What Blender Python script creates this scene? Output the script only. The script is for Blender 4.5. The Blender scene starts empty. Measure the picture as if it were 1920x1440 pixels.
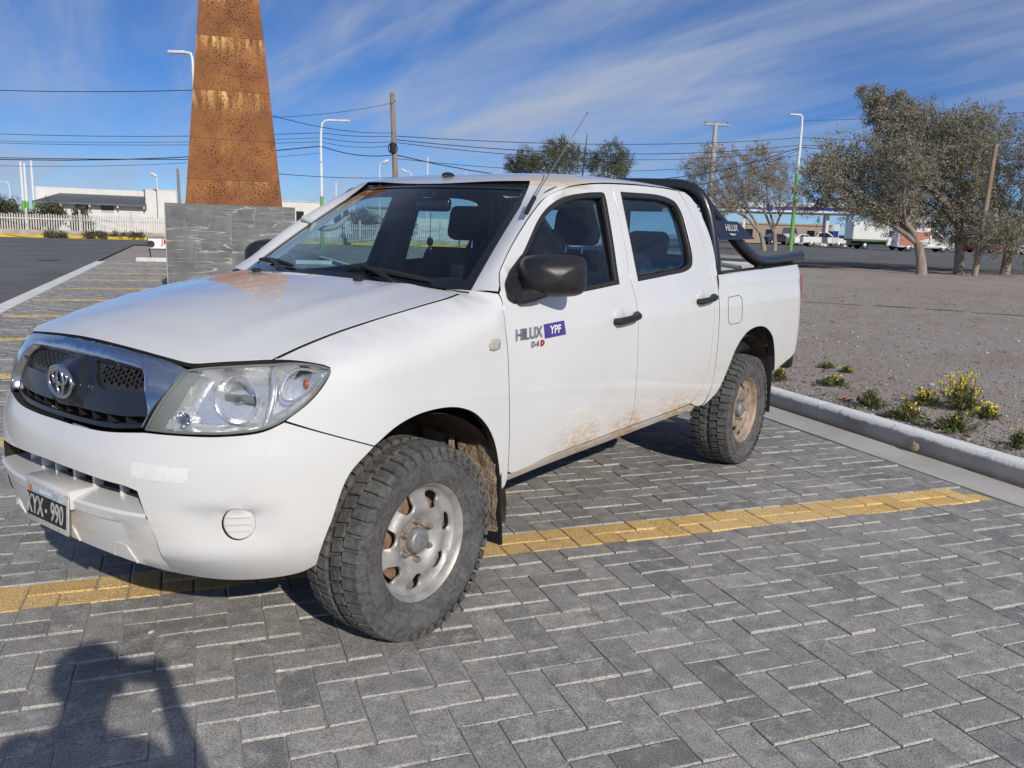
import bpy, bmesh, math, random, bisect
import numpy as np
from mathutils import Vector, Matrix, noise
from mathutils.geometry import delaunay_2d_cdt
R = math.radians; PI = math.pi
scene = bpy.context.scene
COL = scene.collection
random.seed(7)
# ------------------------------------------------------------------ camera
cam_d = bpy.data.cameras.new('camera'); cam = bpy.data.objects.new('camera', cam_d); COL.objects.link(cam)
CAM = Vector((2.1085, 2.7432, 1.4641))
def cam_axes(yaw, pitch, roll):
    f = Vector((math.cos(yaw)*math.cos(pitch), math.sin(yaw)*math.cos(pitch), math.sin(pitch)))
    r = Vector((math.sin(yaw), -math.cos(yaw), 0)); d = f.cross(r)
    return (math.cos(roll)*r+math.sin(roll)*d, -math.sin(roll)*r+math.cos(roll)*d, f)
CR, CD, CF = cam_axes(-2.5145454, -0.1835401, -0.0327665)
cam.matrix_world = Matrix(((CR.x, -CD.x, -CF.x, CAM.x), (CR.y, -CD.y, -CF.y, CAM.y), (CR.z, -CD.z, -CF.z, CAM.z), (0, 0, 0, 1)))
cam_d.sensor_width = 36; cam_d.lens = 1565.6/1920*36; cam_d.clip_start = .02; cam_d.clip_end = 6000
scene.camera = cam
# ------------------------------------------------------------------ sky, sun, exposure
SUN = Vector((.432, .774, .463)).normalized()
world = bpy.data.worlds.new('World'); scene.world = world; world.use_nodes = True
wn, wl = world.node_tree.nodes, world.node_tree.links; wn.clear()
wo = wn.new('ShaderNodeOutputWorld'); bg = wn.new('ShaderNodeBackground'); sky = wn.new('ShaderNodeTexSky')
sky.sky_type = 'NISHITA'; sky.sun_disc = False
sky.sun_elevation = math.asin(SUN.z); sky.sun_rotation = math.atan2(SUN.x, SUN.y)
sky.altitude = 3000; sky.air_density = 1.0; sky.dust_density = 0.0; sky.ozone_density = 3.0
bg.inputs['Strength'].default_value = 0.105
CLOUD_LOC = (1, -3, 0)
# thin streaky cirrus on a flat layer: direction / (z + c)
tc = wn.new('ShaderNodeTexCoord'); sx = wn.new('ShaderNodeSeparateXYZ'); wl.new(tc.outputs['Generated'], sx.inputs[0])
def wmath(op, a, b=None, clamp=False):
    m = wn.new('ShaderNodeMath'); m.operation = op; m.use_clamp = clamp
    for i, v in enumerate((a, b)):
        if v is None: continue
        if isinstance(v, (int, float)): m.inputs[i].default_value = v
        else: wl.new(v, m.inputs[i])
    return m.outputs[0]
zz = wmath('ADD', wmath('MAXIMUM', sx.outputs[2], 0.0), 0.16)
cx_ = wmath('DIVIDE', sx.outputs[0], zz); cy_ = wmath('DIVIDE', sx.outputs[1], zz)
cv = wn.new('ShaderNodeCombineXYZ'); wl.new(cx_, cv.inputs[0]); wl.new(cy_, cv.inputs[1])
def cloud_layer(rot, scale, nscale, detail, dist, lo, hi, loc=(0, 0, 0)):
    m0 = wn.new('ShaderNodeMapping'); m0.inputs['Rotation'].default_value = (0, 0, rot); wl.new(cv.outputs[0], m0.inputs[0])
    mp = wn.new('ShaderNodeMapping'); mp.inputs['Scale'].default_value = scale; mp.inputs['Location'].default_value = loc
    wl.new(m0.outputs[0], mp.inputs[0])
    nz = wn.new('ShaderNodeTexNoise'); nz.inputs['Scale'].default_value = nscale; nz.inputs['Detail'].default_value = detail
    nz.inputs['Roughness'].default_value = .58; nz.inputs['Distortion'].default_value = dist; wl.new(mp.outputs[0], nz.inputs['Vector'])
    mr = wn.new('ShaderNodeMapRange'); mr.interpolation_type = 'SMOOTHSTEP'; mr.inputs['From Min'].default_value = lo; mr.inputs['From Max'].default_value = hi
    wl.new(nz.outputs['Fac'], mr.inputs['Value']); return mr.outputs[0]
streak = cloud_layer(R(104), (.26, 1.5, 1), 1.25, 10, .9, .34, .74)
wisps = cloud_layer(R(120), (.40, 2.2, 1), 2.6, 8, .5, .42, .80, (3, 1, 0))
patch = cloud_layer(R(20), (.5, .8, 1), .42, 2.5, .2, .28, .52, CLOUD_LOC)
veil = cloud_layer(R(104), (.5, 1.2, 1), .5, 5, .6, .30, .72, (1, 4, 0))
cl = wmath('MULTIPLY', patch, wmath('ADD', wmath('ADD', wmath('MULTIPLY', streak, .56), wmath('MULTIPLY', wisps, .30)), wmath('MULTIPLY', veil, .55)), True)
mixc = wn.new('ShaderNodeMix'); mixc.data_type = 'RGBA'
wl.new(cl, mixc.inputs['Factor'])
hs = wn.new('ShaderNodeHueSaturation'); hs.inputs['Saturation'].default_value = 1.10; hs.inputs['Value'].default_value = 1.0
tn = wn.new('ShaderNodeMix'); tn.data_type = 'RGBA'; tn.blend_type = 'MULTIPLY'; tn.inputs['Factor'].default_value = 1.0; tn.inputs['B'].default_value = (.62, .78, 1.06, 1)
wl.new(sky.outputs[0], tn.inputs['A']); wl.new(tn.outputs['Result'], hs.inputs['Color']); wl.new(hs.outputs[0], mixc.inputs['A'])
mixc.inputs['B'].default_value = (4.9, 5.7, 7.4, 1)
wl.new(mixc.outputs['Result'], bg.inputs['Color']); wl.new(bg.outputs[0], wo.inputs[0])
sun_d = bpy.data.lights.new('sun', 'SUN'); sun_d.energy = 4.9; sun_d.angle = R(.53); sun_d.color = (1, .93, .83)
sun = bpy.data.objects.new('sun', sun_d); COL.objects.link(sun); sun.rotation_euler = SUN.to_track_quat('Z', 'Y').to_euler(); sun.location = (10, 20, 30)
scene.view_settings.view_transform = 'Standard'; scene.view_settings.look = 'None'
scene.view_settings.exposure = -0.40; scene.view_settings.gamma = 1.0; scene.view_settings.use_curve_mapping = False
scene.render.engine = 'CYCLES'; scene.cycles.use_denoising = True
scene.cycles.max_bounces = 10; scene.cycles.transparent_max_bounces = 24; scene.cycles.transmission_bounces = 8

# ------------------------------------------------------------------ materials
MATS = {}
def nt(name):
    m = bpy.data.materials.new(name); m.use_nodes = True; MATS[name] = m
    n = m.node_tree.nodes; l = m.node_tree.links
    return m, n, l, n['Principled BSDF']
def ramp(n, l, fac, stops):
    r = n.new('ShaderNodeValToRGB'); e = r.color_ramp.elements
    while len(e) < len(stops): e.new(.5)
    for i, (p, c) in enumerate(stops):
        e[i].position = p; e[i].color = (*c, 1) if len(c) == 3 else c
    l.new(fac, r.inputs[0]); return r.outputs[0]
def tex(n, l, kind='Noise', scale=5, detail=4, coord='Object', rough=.55, stretch=None, dist=0):
    t = n.new('ShaderNodeTex'+kind); t.inputs['Scale'].default_value = scale
    if kind == 'Noise':
        t.inputs['Detail'].default_value = detail; t.inputs['Roughness'].default_value = rough; t.inputs['Distortion'].default_value = dist
    if coord == 'World':
        g = n.new('ShaderNodeNewGeometry'); src = g.outputs['Position']
    else:
        c = n.new('ShaderNodeTexCoord'); src = c.outputs[coord]
    if stretch:
        mp = n.new('ShaderNodeMapping'); mp.inputs['Scale'].default_value = stretch; l.new(src, mp.inputs[0]); src = mp.outputs[0]
    l.new(src, t.inputs['Vector'])
    return t
def mixrgb(n, l, fac, a, b, mode='MIX'):
    m = n.new('ShaderNodeMix'); m.data_type = 'RGBA'; m.blend_type = mode
    for i, v in (('Factor', fac), ('A', a), ('B', b)):
        s = m.inputs[i] if i == 'Factor' else [k for k in m.inputs if k.name == i and k.type == 'RGBA'][0]
        if isinstance(v, (int, float)): s.default_value = v
        elif isinstance(v, tuple): s.default_value = (*v[:3], 1)
        else: l.new(v, s)
    return [o for o in m.outputs if o.type == 'RGBA'][0]
def nmath(n, l, op, a, b=None, c=None, clamp=False):
    m = n.new('ShaderNodeMath'); m.operation = op; m.use_clamp = clamp
    for i, v in enumerate((a, b, c)):
        if v is None: continue
        if isinstance(v, (int, float)): m.inputs[i].default_value = v
        else: l.new(v, m.inputs[i])
    return m.outputs[0]
def maprange(n, l, v, a, b, c=0, d=1, smooth=True):
    m = n.new('ShaderNodeMapRange'); m.interpolation_type = 'SMOOTHSTEP' if smooth else 'LINEAR'
    for k, q in (('From Min', a), ('From Max', b), ('To Min', c), ('To Max', d)): m.inputs[k].default_value = q
    l.new(v, m.inputs['Value']); return m.outputs[0]
def bump(n, l, p, h, strength=.3, dist=.01):
    b = n.new('ShaderNodeBump'); b.inputs['Strength'].default_value = strength; b.inputs['Distance'].default_value = dist
    l.new(h, b.inputs['Height']); l.new(b.outputs[0], p.inputs['Normal'])
def mat(name, col, rough=.5, metal=0, var=.12, vscale=6, bscale=None, bstr=.2, bdist=.004, coat=0, spec=.5, col2=None, coord='Object', stretch=None):
    if name in MATS: return MATS[name]
    m, n, l, p = nt(name)
    p.inputs['Roughness'].default_value = rough; p.inputs['Metallic'].default_value = metal
    p.inputs['Coat Weight'].default_value = coat; p.inputs['Coat Roughness'].default_value = .06; p.inputs['Specular IOR Level'].default_value = spec
    t = tex(n, l, 'Noise', vscale, 5, coord, stretch=stretch)
    if col2 is None: col2 = tuple(min(1, c*(1+var)) for c in col); col = tuple(c*(1-var) for c in col)
    l.new(ramp(n, l, t.outputs['Fac'], [(.3, col), (.7, col2)]), p.inputs['Base Color'])
    if bscale:
        b = tex(n, l, 'Noise', bscale, 4, coord, stretch=stretch); bump(n, l, p, b.outputs['Fac'], bstr, bdist)
    return m
def glass(name, tint, rough=0.0, refl=1.0):
    if name in MATS: return MATS[name]
    m = bpy.data.materials.new(name); m.use_nodes = True; MATS[name] = m
    n = m.node_tree.nodes; l = m.node_tree.links; n.clear()
    o = n.new('ShaderNodeOutputMaterial'); mx = n.new('ShaderNodeMixShader'); tr = n.new('ShaderNodeBsdfTransparent'); gl = n.new('ShaderNodeBsdfGlossy')
    tr.inputs[0].default_value = (*tint, 1); gl.inputs['Roughness'].default_value = rough; gl.inputs[0].default_value = (refl, refl, refl, 1)
    fr = n.new('ShaderNodeFresnel'); gg = n.new('ShaderNodeNewGeometry')
    l.new(maprange(n, l, gg.outputs['Backfacing'], 0, 1, 1.5, 1/1.5, False), fr.inputs[0])
    k = nmath(n, l, 'MULTIPLY', fr.outputs[0], 1.25, clamp=True)
    l.new(k, mx.inputs[0]); l.new(tr.outputs[0], mx.inputs[1]); l.new(gl.outputs[0], mx.inputs[2]); l.new(mx.outputs[0], o.inputs[0])
    return m

# ------------------------------------------------------------------ mesh helpers
def tag(o, label=None, cat=None, group=None, kind=None):
    if label: o['label'] = label
    if cat: o['category'] = cat
    if group: o['group'] = group
    if kind: o['kind'] = kind
    return o
def empty(name, loc=(0, 0, 0), rz=0, parent=None):
    o = bpy.data.objects.new(name, None); COL.objects.link(o); o.location = loc; o.rotation_euler = (0, 0, rz); o.empty_display_size = .2
    if parent: o.parent = parent
    return o
def mesh(name, verts, faces, smooth=None, flip=False):
    me = bpy.data.meshes.new(name)
    if flip: faces = [tuple(reversed(f)) for f in faces]
    me.from_pydata(verts, [], faces); me.update()
    if smooth is not None:
        me.polygons.foreach_set('use_smooth', [True]*len(me.polygons))
        if smooth < 180: me.set_sharp_from_angle(angle=R(smooth))
    return me
def link(name, me, m=None, parent=None, loc=(0, 0, 0), rz=0):
    o = bpy.data.objects.new(name, me); COL.objects.link(o); o.location = loc; o.rotation_euler = (0, 0, rz)
    if m is not None and not me.materials: me.materials.append(MATS[m] if isinstance(m, str) else m)
    if parent: o.parent = parent
    return o
def copy_tree(o, parent=None):
    c = o.copy(); COL.objects.link(c)
    if parent: c.parent = parent
    for ch in [q for q in bpy.data.objects if q.parent == o]: copy_tree(ch, c)
    return c
class MB:
    def __init__(s): s.v = []; s.f = []; s.dark = set()
    def add(s, v, f):
        k = len(s.v); s.v += [tuple(p) for p in v]; s.f += [tuple(i+k for i in q) for q in f]; return s
    def seam(s, m='seam_dark'): s.dm = m; return s
    def box(s, x0, x1, y0, y1, z0, z1, M=None):
        v = [(x, y, z) for z in (z0, z1) for y in (y0, y1) for x in (x0, x1)]
        if M is not None: v = [M @ Vector(p) for p in v]
        return s.add(v, [(0, 2, 3, 1), (4, 5, 7, 6), (0, 1, 5, 4), (2, 6, 7, 3), (0, 4, 6, 2), (1, 3, 7, 5)])
    def bbox(s, x0, x1, y0, y1, z0, z1, r=.01, seg=2, M=None):
        bm = bmesh.new(); bmesh.ops.create_cube(bm, size=1)
        for v in bm.verts: v.co = ((x0+x1)/2+v.co.x*(x1-x0), (y0+y1)/2+v.co.y*(y1-y0), (z0+z1)/2+v.co.z*(z1-z0))
        bmesh.ops.bevel(bm, geom=bm.edges[:], offset=r, segments=seg, profile=.5, affect='EDGES')
        bm.verts.index_update()
        v = [q.co.copy() for q in bm.verts]; f = [tuple(q.index for q in p.verts) for p in bm.faces]; bm.free()
        if M is not None: v = [M @ p for p in v]
        return s.add(v, f)
    def tube(s, path, rad, n=8, cap=True, closed=False):
        path = [Vector(p) for p in path]; N = len(path)
        if isinstance(rad, (int, float)): rad = [rad]*N
        up = None; rings = []
        for i, p in enumerate(path):
            if closed: t = path[(i+1) % N]-path[i-1]
            else: t = path[min(i+1, N-1)]-path[max(i-1, 0)]
            t.normalize()
            if up is None:
                a = Vector((0, 0, 1)) if abs(t.z) < .9 else Vector((1, 0, 0)); up = (a-t*a.dot(t)).normalized()
            else: up = (up-t*up.dot(t)).normalized()
            sd = t.cross(up)
            rings.append([p+(up*math.cos(2*PI*k/n)+sd*math.sin(2*PI*k/n))*rad[i] for k in range(n)])
        v = [q for r in rings for q in r]; f = []
        for i in range(N if closed else N-1):
            j = (i+1) % N
            for k in range(n): f.append((i*n+k, i*n+(k+1) % n, j*n+(k+1) % n, j*n+k))
        if cap and not closed: f.append(tuple(range(n-1, -1, -1))); f.append(tuple((N-1)*n+k for k in range(n)))
        return s.add(v, f)
    def lathe(s, prof, n=32, axis='z', M=None, closed=False):
        # prof: (radius, height) list
        v = []; f = []; K = len(prof)
        for i in range(n):
            a = 2*PI*i/n; c, q = math.cos(a), math.sin(a)
            for r, h in prof:
                p = (r*c, r*q, h) if axis == 'z' else ((r*c, h, r*q) if axis == 'y' else (h, r*c, r*q))
                v.append(M @ Vector(p) if M is not None else p)
        for i in range(n):
            j = (i+1) % n
            for k in range(K if closed else K-1):
                k2 = (k+1) % K
                q = (i*K+k, j*K+k, j*K+k2, i*K+k2)
                f.append(q if axis != 'y' else tuple(reversed(q)))
        return s.add(v, f)
    def grid(s, fn, nu, nv, flip=False):
        v = [fn(i/nu, j/nv) for i in range(nu+1) for j in range(nv+1)]; f = []
        for i in range(nu):
            for j in range(nv):
                q = (i*(nv+1)+j, (i+1)*(nv+1)+j, (i+1)*(nv+1)+j+1, i*(nv+1)+j+1); f.append(tuple(reversed(q)) if flip else q)
        return s.add(v, f)
    def prism(s, poly, fn0, fn1):
        # closed polygon in 2D, two mappings give bottom and top
        n = len(poly); v = [fn0(*p) for p in poly]+[fn1(*p) for p in poly]
        f = [tuple(range(n-1, -1, -1)), tuple(range(n, 2*n))]+[(i, (i+1) % n, n+(i+1) % n, n+i) for i in range(n)]
        return s.add(v, f)
    def ball(s, c, rx, ry, rz, nu=16, nv=10, M=None):
        v = []; f = []
        for j in range(nv+1):
            b = -PI/2+PI*j/nv
            for i in range(nu):
                a = 2*PI*i/nu; p = Vector((rx*math.cos(b)*math.cos(a), ry*math.cos(b)*math.sin(a), rz*math.sin(b)))
                v.append((M @ p if M is not None else p)+Vector(c))
        for j in range(nv):
            for i in range(nu): f.append((j*nu+i, j*nu+(i+1) % nu, (j+1)*nu+(i+1) % nu, (j+1)*nu+i))
        return s.add(v, f)
    def mirror(s):
        q = MB(); q.v = [(x, -y, z) for x, y, z in s.v]; q.f = [tuple(reversed(f)) for f in s.f]; q.dark = set(s.dark); q.dm = getattr(s, 'dm', None); return q
    def merge(s, o): return s.add(o.v, o.f)
    def fixn(s):
        bm = bmesh.new(); vs = [bm.verts.new(p) for p in s.v]
        for f in s.f:
            try: bm.faces.new([vs[i] for i in f])
            except ValueError: pass
        bmesh.ops.remove_doubles(bm, verts=bm.verts[:], dist=1e-6); bmesh.ops.recalc_face_normals(bm, faces=bm.faces[:]); bm.verts.index_update()
        s.v = [tuple(v.co) for v in bm.verts]; s.f = [tuple(v.index for v in f.verts) for f in bm.faces]; bm.free(); return s
    def build(s, name, m, parent=None, smooth=30, loc=(0, 0, 0), rz=0):
        o = link(name, mesh(name, s.v, s.f, smooth), m, parent, loc, rz)
        if s.dark and getattr(s, 'dm', None):
            o.data.materials.append(MATS[s.dm])
            for i in s.dark: o.data.polygons[i].material_index = 1
        return o
def catmull(pts, step=.02, closed=False):
    P = [Vector(p) for p in pts]; n = len(P); out = []
    if n == 2 and not closed:
        k = max(1, int(round((P[1]-P[0]).length/step))); return [P[0].lerp(P[1], i/k) for i in range(k+1)]
    rng = range(n if closed else n-1)
    for i in rng:
        p1, p2 = P[i], P[(i+1) % n]
        p0 = P[i-1] if (closed or i > 0) else p1*2-p2
        p3 = P[(i+2) % n] if (closed or i+2 < n) else p2*2-p1
        k = max(1, int(round((p2-p1).length/step)))
        d1 = max(1e-6, (p1-p0).length**.5); d2 = max(1e-6, (p2-p1).length**.5); d3 = max(1e-6, (p3-p2).length**.5)
        m1 = ((p1-p0)/d1-(p2-p0)/(d1+d2)+(p2-p1)/d2)*d2; m2 = ((p2-p1)/d2-(p3-p1)/(d2+d3)+(p3-p2)/d3)*d2
        for j in range(k):
            t = j/k
            out.append(p1*(2*t**3-3*t*t+1)+m1*(t**3-2*t*t+t)+p2*(-2*t**3+3*t*t)+m2*(t**3-t*t))
    if not closed: out.append(P[-1])
    return out
def outline(*segs, step=.02):
    out = []
    for i, s in enumerate(segs):
        s = list(s); nx = segs[(i+1) % len(segs)][0]
        if (Vector(s[-1])-Vector(nx)).length > 1e-6: pass
        q = catmull(s, step)
        if out and (out[-1]-q[0]).length < step*.3: q = q[1:]
        out += q
    if (out[0]-out[-1]).length < step*.3: out.pop()
    return [Vector((p.x, p.y)) for p in out]
def inside(p, poly):
    c = False; n = len(poly); j = n-1; x, y = p
    for i in range(n):
        a, b = poly[i], poly[j]
        if (a[1] > y) != (b[1] > y) and x < (b[0]-a[0])*(y-a[1])/(b[1]-a[1])+a[0]: c = not c
        j = i
    return c
def area(poly): return .5*sum(poly[i-1][0]*poly[i][1]-poly[i][0]*poly[i-1][1] for i in range(len(poly)))
def inset(poly, d):
    n = len(poly); sg = 1 if area(poly) > 0 else -1; out = []
    for i in range(n):
        a, b, c = poly[i-1], poly[i], poly[(i+1) % n]
        t1 = (b-a).normalized(); t2 = (c-b).normalized()
        n1 = Vector((-t1.y, t1.x))*sg; n2 = Vector((-t2.y, t2.x))*sg
        m = n1+n2
        if m.length < 1e-6: m = n1.copy()
        m.normalize(); out.append(b+m*(d/max(.4, m.dot(n1))))
    return out
BC = Vector((-1.5, 0, .75))
def panel(poly, surf, holes=(), h=.035, thick=.018, gap=.0029, off=0., hgap=0., edge=.0009, up=None):
    """sheet-metal panel: polygon in (u, v) laid on surf, with rounded returned edges; gives an MB"""
    poly = inset(poly, gap); holes = [inset(q, -hgap) if hgap else list(q) for q in holes]
    loops = [poly]+holes; pts = []; edges = []
    for q in loops:
        k = len(pts); pts += [Vector(p) for p in q]; edges += [(k+i, k+(i+1) % len(q)) for i in range(len(q))]
    nb = len(pts); xs = [p[0] for p in poly]; ys = [p[1] for p in poly]
    B = np.array([(p[0], p[1]) for p in pts]); u = min(xs)+h*.5; row = 0
    while u < max(xs):
        v = min(ys)+h*(.5 if row % 2 else .25)
        while v < max(ys):
            if inside((u, v), poly) and not any(inside((u, v), q) for q in holes) and np.min(np.hypot(B[:, 0]-u, B[:, 1]-v)) > h*.45: pts.append(Vector((u, v)))
            v += h
        u += h*.9; row += 1
    V, E, F, ov, oe, of = delaunay_2d_cdt([Vector((p[0], p[1])) for p in pts], edges, [], 0, 1e-7)
    idx = {}
    for i, o in enumerate(ov):
        for q in o: idx[q] = i
    tris = []
    for f in F:
        c = sum((V[i] for i in f), Vector((0, 0)))/len(f)
        if inside(c, poly) and not any(inside(c, q) for q in holes): tris.append(f)
    e = 1e-4
    def PN(p):
        P = Vector(surf(p[0], p[1])); a = Vector(surf(p[0]+e, p[1]))-Vector(surf(p[0]-e, p[1])); b = Vector(surf(p[0], p[1]+e))-Vector(surf(p[0], p[1]-e))
        N = a.cross(b)
        N = N.normalized() if N.length > 1e-14 else Vector((0, 0, 1))
        if N.dot(Vector(up) if up else P-BC) < 0: N = -N
        return P, N
    PNs = [PN(p) for p in V]
    verts = [P+N*off for P, N in PNs]; faces = []
    for f in tris:
        a, b, c = (verts[i] for i in f[:3]); N = (b-a).cross(c-a)
        faces.append(tuple(f) if N.dot(PNs[f[0]][1]) > 0 else tuple(reversed(f)))
    k0 = 0; dark = set()
    for q in loops:
        n = len(q); ids = [idx[k0+i] for i in range(n)]; ring1 = []; ring2 = []
        sg = 1 if area(q) > 0 else -1
        if k0: sg = -sg
        for i in range(n):
            P, N = PNs[ids[i]]; t = verts[ids[(i+1) % n]]-verts[ids[i-1]]
            o = t.cross(N).normalized()*1.0
            # outward in-plane direction: away from polygon interior
            p2 = q[i]; d2 = (q[(i+1) % n]-q[i-1]); nin = Vector((-d2.y, d2.x))*sg
            tst = Vector(surf(p2[0]+nin.x*1e-3, p2[1]+nin.y*1e-3))-P
            if o.dot(tst) > 0: o = -o
            ring1.append(len(verts)); verts.append(P+N*(off-edge)+o*edge)
            ring2.append(len(verts)); verts.append(P+N*(off-edge-thick)+o*edge)
        for i in range(n):
            j = (i+1) % n
            for A, Bq in ((ids, ring1), (ring1, ring2)):
                quad = (A[i], A[j], Bq[j], Bq[i]); a, b, c = verts[quad[0]], verts[quad[1]], verts[quad[3]]
                N = (b-a).cross(c-a); P, Nn = PNs[ids[i]]
                p2 = q[i]; d2 = (q[(i+1) % n]-q[i-1]); nin = Vector((-d2.y, d2.x))*sg
                tst = P-Vector(surf(p2[0]+nin.x*1e-3, p2[1]+nin.y*1e-3)); ref = Nn*.2*tst.length+tst
                if A is ring1: dark.add(len(faces))
                faces.append(quad if N.dot(ref) > 0 else tuple(reversed(quad)))
        k0 += n
    m = MB(); m.v = [tuple(p) for p in verts]; m.f = faces; m.dark = dark
    return m
def text_mesh(s, size, extrude=0., bold=0.):
    c = bpy.data.curves.new('lettering', 'FONT'); c.body = s; c.size = size; c.extrude = extrude; c.offset = bold; c.align_x = 'CENTER'; c.align_y = 'CENTER'; c.resolution_u = 4
    o = bpy.data.objects.new('lettering', c); COL.objects.link(o)
    dg = bpy.context.evaluated_depsgraph_get(); me = bpy.data.meshes.new_from_object(o.evaluated_get(dg))
    bpy.data.objects.remove(o); bpy.data.curves.remove(c)
    m = MB(); m.v = [tuple(v.co) for v in me.vertices]; m.f = [tuple(p.vertices) for p in me.polygons]; bpy.data.meshes.remove(me)
    return m
def map_mb(m, fn):
    m.v = [tuple(fn(*p)) for p in m.v]; return m
# ------------------------------------------------------------------ pickup body surfaces (x forward, y left, z up; metres)
class Pchip:
    def __init__(s, pts):
        pts = sorted(pts); s.x = [p[0] for p in pts]; s.y = [p[1] for p in pts]; n = len(pts)
        h = [s.x[i+1]-s.x[i] for i in range(n-1)]; d = [(s.y[i+1]-s.y[i])/h[i] for i in range(n-1)]
        m = [0.0]*n; m[0] = d[0]; m[-1] = d[-1]
        for i in range(1, n-1):
            if d[i-1]*d[i] > 0:
                w1 = 2*h[i]+h[i-1]; w2 = h[i]+2*h[i-1]
                m[i] = (w1+w2)/(w1/d[i-1]+w2/d[i])
        s.m = m
    def __call__(s, v):
        x = s.x
        if v <= x[0]: return s.y[0]+s.m[0]*(v-x[0])
        if v >= x[-1]: return s.y[-1]+s.m[-1]*(v-x[-1])
        i = bisect.bisect_right(x, v)-1
        h = x[i+1]-x[i]; t = (v-x[i])/h
        return ((2*t**3-3*t*t+1)*s.y[i]+(t**3-2*t*t+t)*h*s.m[i]+(-2*t**3+3*t*t)*s.y[i+1]+(t**3-t*t)*h*s.m[i+1])

X0, NE = 0.10, 2.6
half_w = Pchip([(.34,.80),(.42,.842),(.5,.862),(.65,.875),(.85,.882),(1.0,.878),(1.1,.868),(1.2,.846),(1.32,.806),(1.45,.760),(1.6,.704),(1.72,.66),(1.8,.63)])
nose = Pchip([(.34,.74),(.42,.83),(.47,.868),(.58,.878),(.68,.876),(.76,.862),(.82,.836),(.90,.812),(.96,.79),(1.0,.762),(1.037,.735),(1.065,.716),(1.12,.66),(1.2,.55)])
hood_c = Pchip([(.80,.985),(.716,1.065),(.66,1.098),(.55,1.137),(.4,1.172),(.2,1.208),(0,1.235),(-.2,1.258),(-.45,1.284)])
hood_k = Pchip([(.7,.235),(.3,.17),(-.2,.115),(-.45,.10)])
def hood_z(x, y): return hood_c(x)-hood_k(x)*y*y
def taper(x, z):
    if x <= X0: return 1.0
    return max(1e-4, 1-((x-X0)/(nose(z)-X0))**NE)**(1/NE)
GAPY = Pchip([(-.45,.695),(-.34,.708),(-.243,.72),(-.042,.716),(.256,.696),(.43,.687),(.515,.685),(.65,.66)])
def shoulder_p(x): 
    t = min(1, max(0, (.1-x)/.52)); return 3.0+6.0*t*t
def side_y(x, z):
    w = half_w(z)
    if x > -.5:
        zs = .98
        if z > zs:
            yg = GAPY(x); zg = hood_z(x, yg); f = taper(x, zg); yg /= f
            t = min(1.15, (z-zs)/(zg-zs))
            s = yg+(half_w(zs)-yg)*(1-t**shoulder_p(x))
            if x < -.35:
                k = min(1, (-.35-x)/.1); k = k*k*(3-2*k); s = s*(1-k)+w*k
            w = s
    if x > -1.42 and z > 1.2:
        sm = lambda v: (lambda c: c*c*(3-2*c))(min(1, max(0, v)))
        w -= .050*sm((z-1.20)/.11)*sm((x+1.42)/.50)*sm((1.68-z)/.08)
    w *= taper(x, z)
    if x < -3.93:
        d = (-3.93-x)/.14; w -= .05*d*d
    return w
def side_pt(x, z): return (x, side_y(x, z), z)
def front_pt(u, z):            # u = 0.8 * plan angle round (X0, 0)
    f = u/.8; a = nose(z)-X0; bb = half_w(min(z, 1.0)) if z > 1.0 else half_w(z)
    c, s = math.cos(f), math.sin(f)
    r = 1/((abs(c)/a)**NE+(abs(s)/bb)**NE)**(1/NE)
    return (X0+r*c, r*s, z)
def hood_pt(x, y): return (x, y, hood_z(x, y))
def wind_pt(s, t):             # windscreen: s -1..1 across, t 0..1 upward
    x = (1-t)*-.415+t*-1.05+(1-s*s)*((1-t)*.17+t*.05)
    z = (1-t)*1.222+t*1.650+(1-s*s)*((1-t)*.005+t*.045)+.05*t*(1-t)
    return (x, s*((1-t)*.70+t*.535), z)
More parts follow.
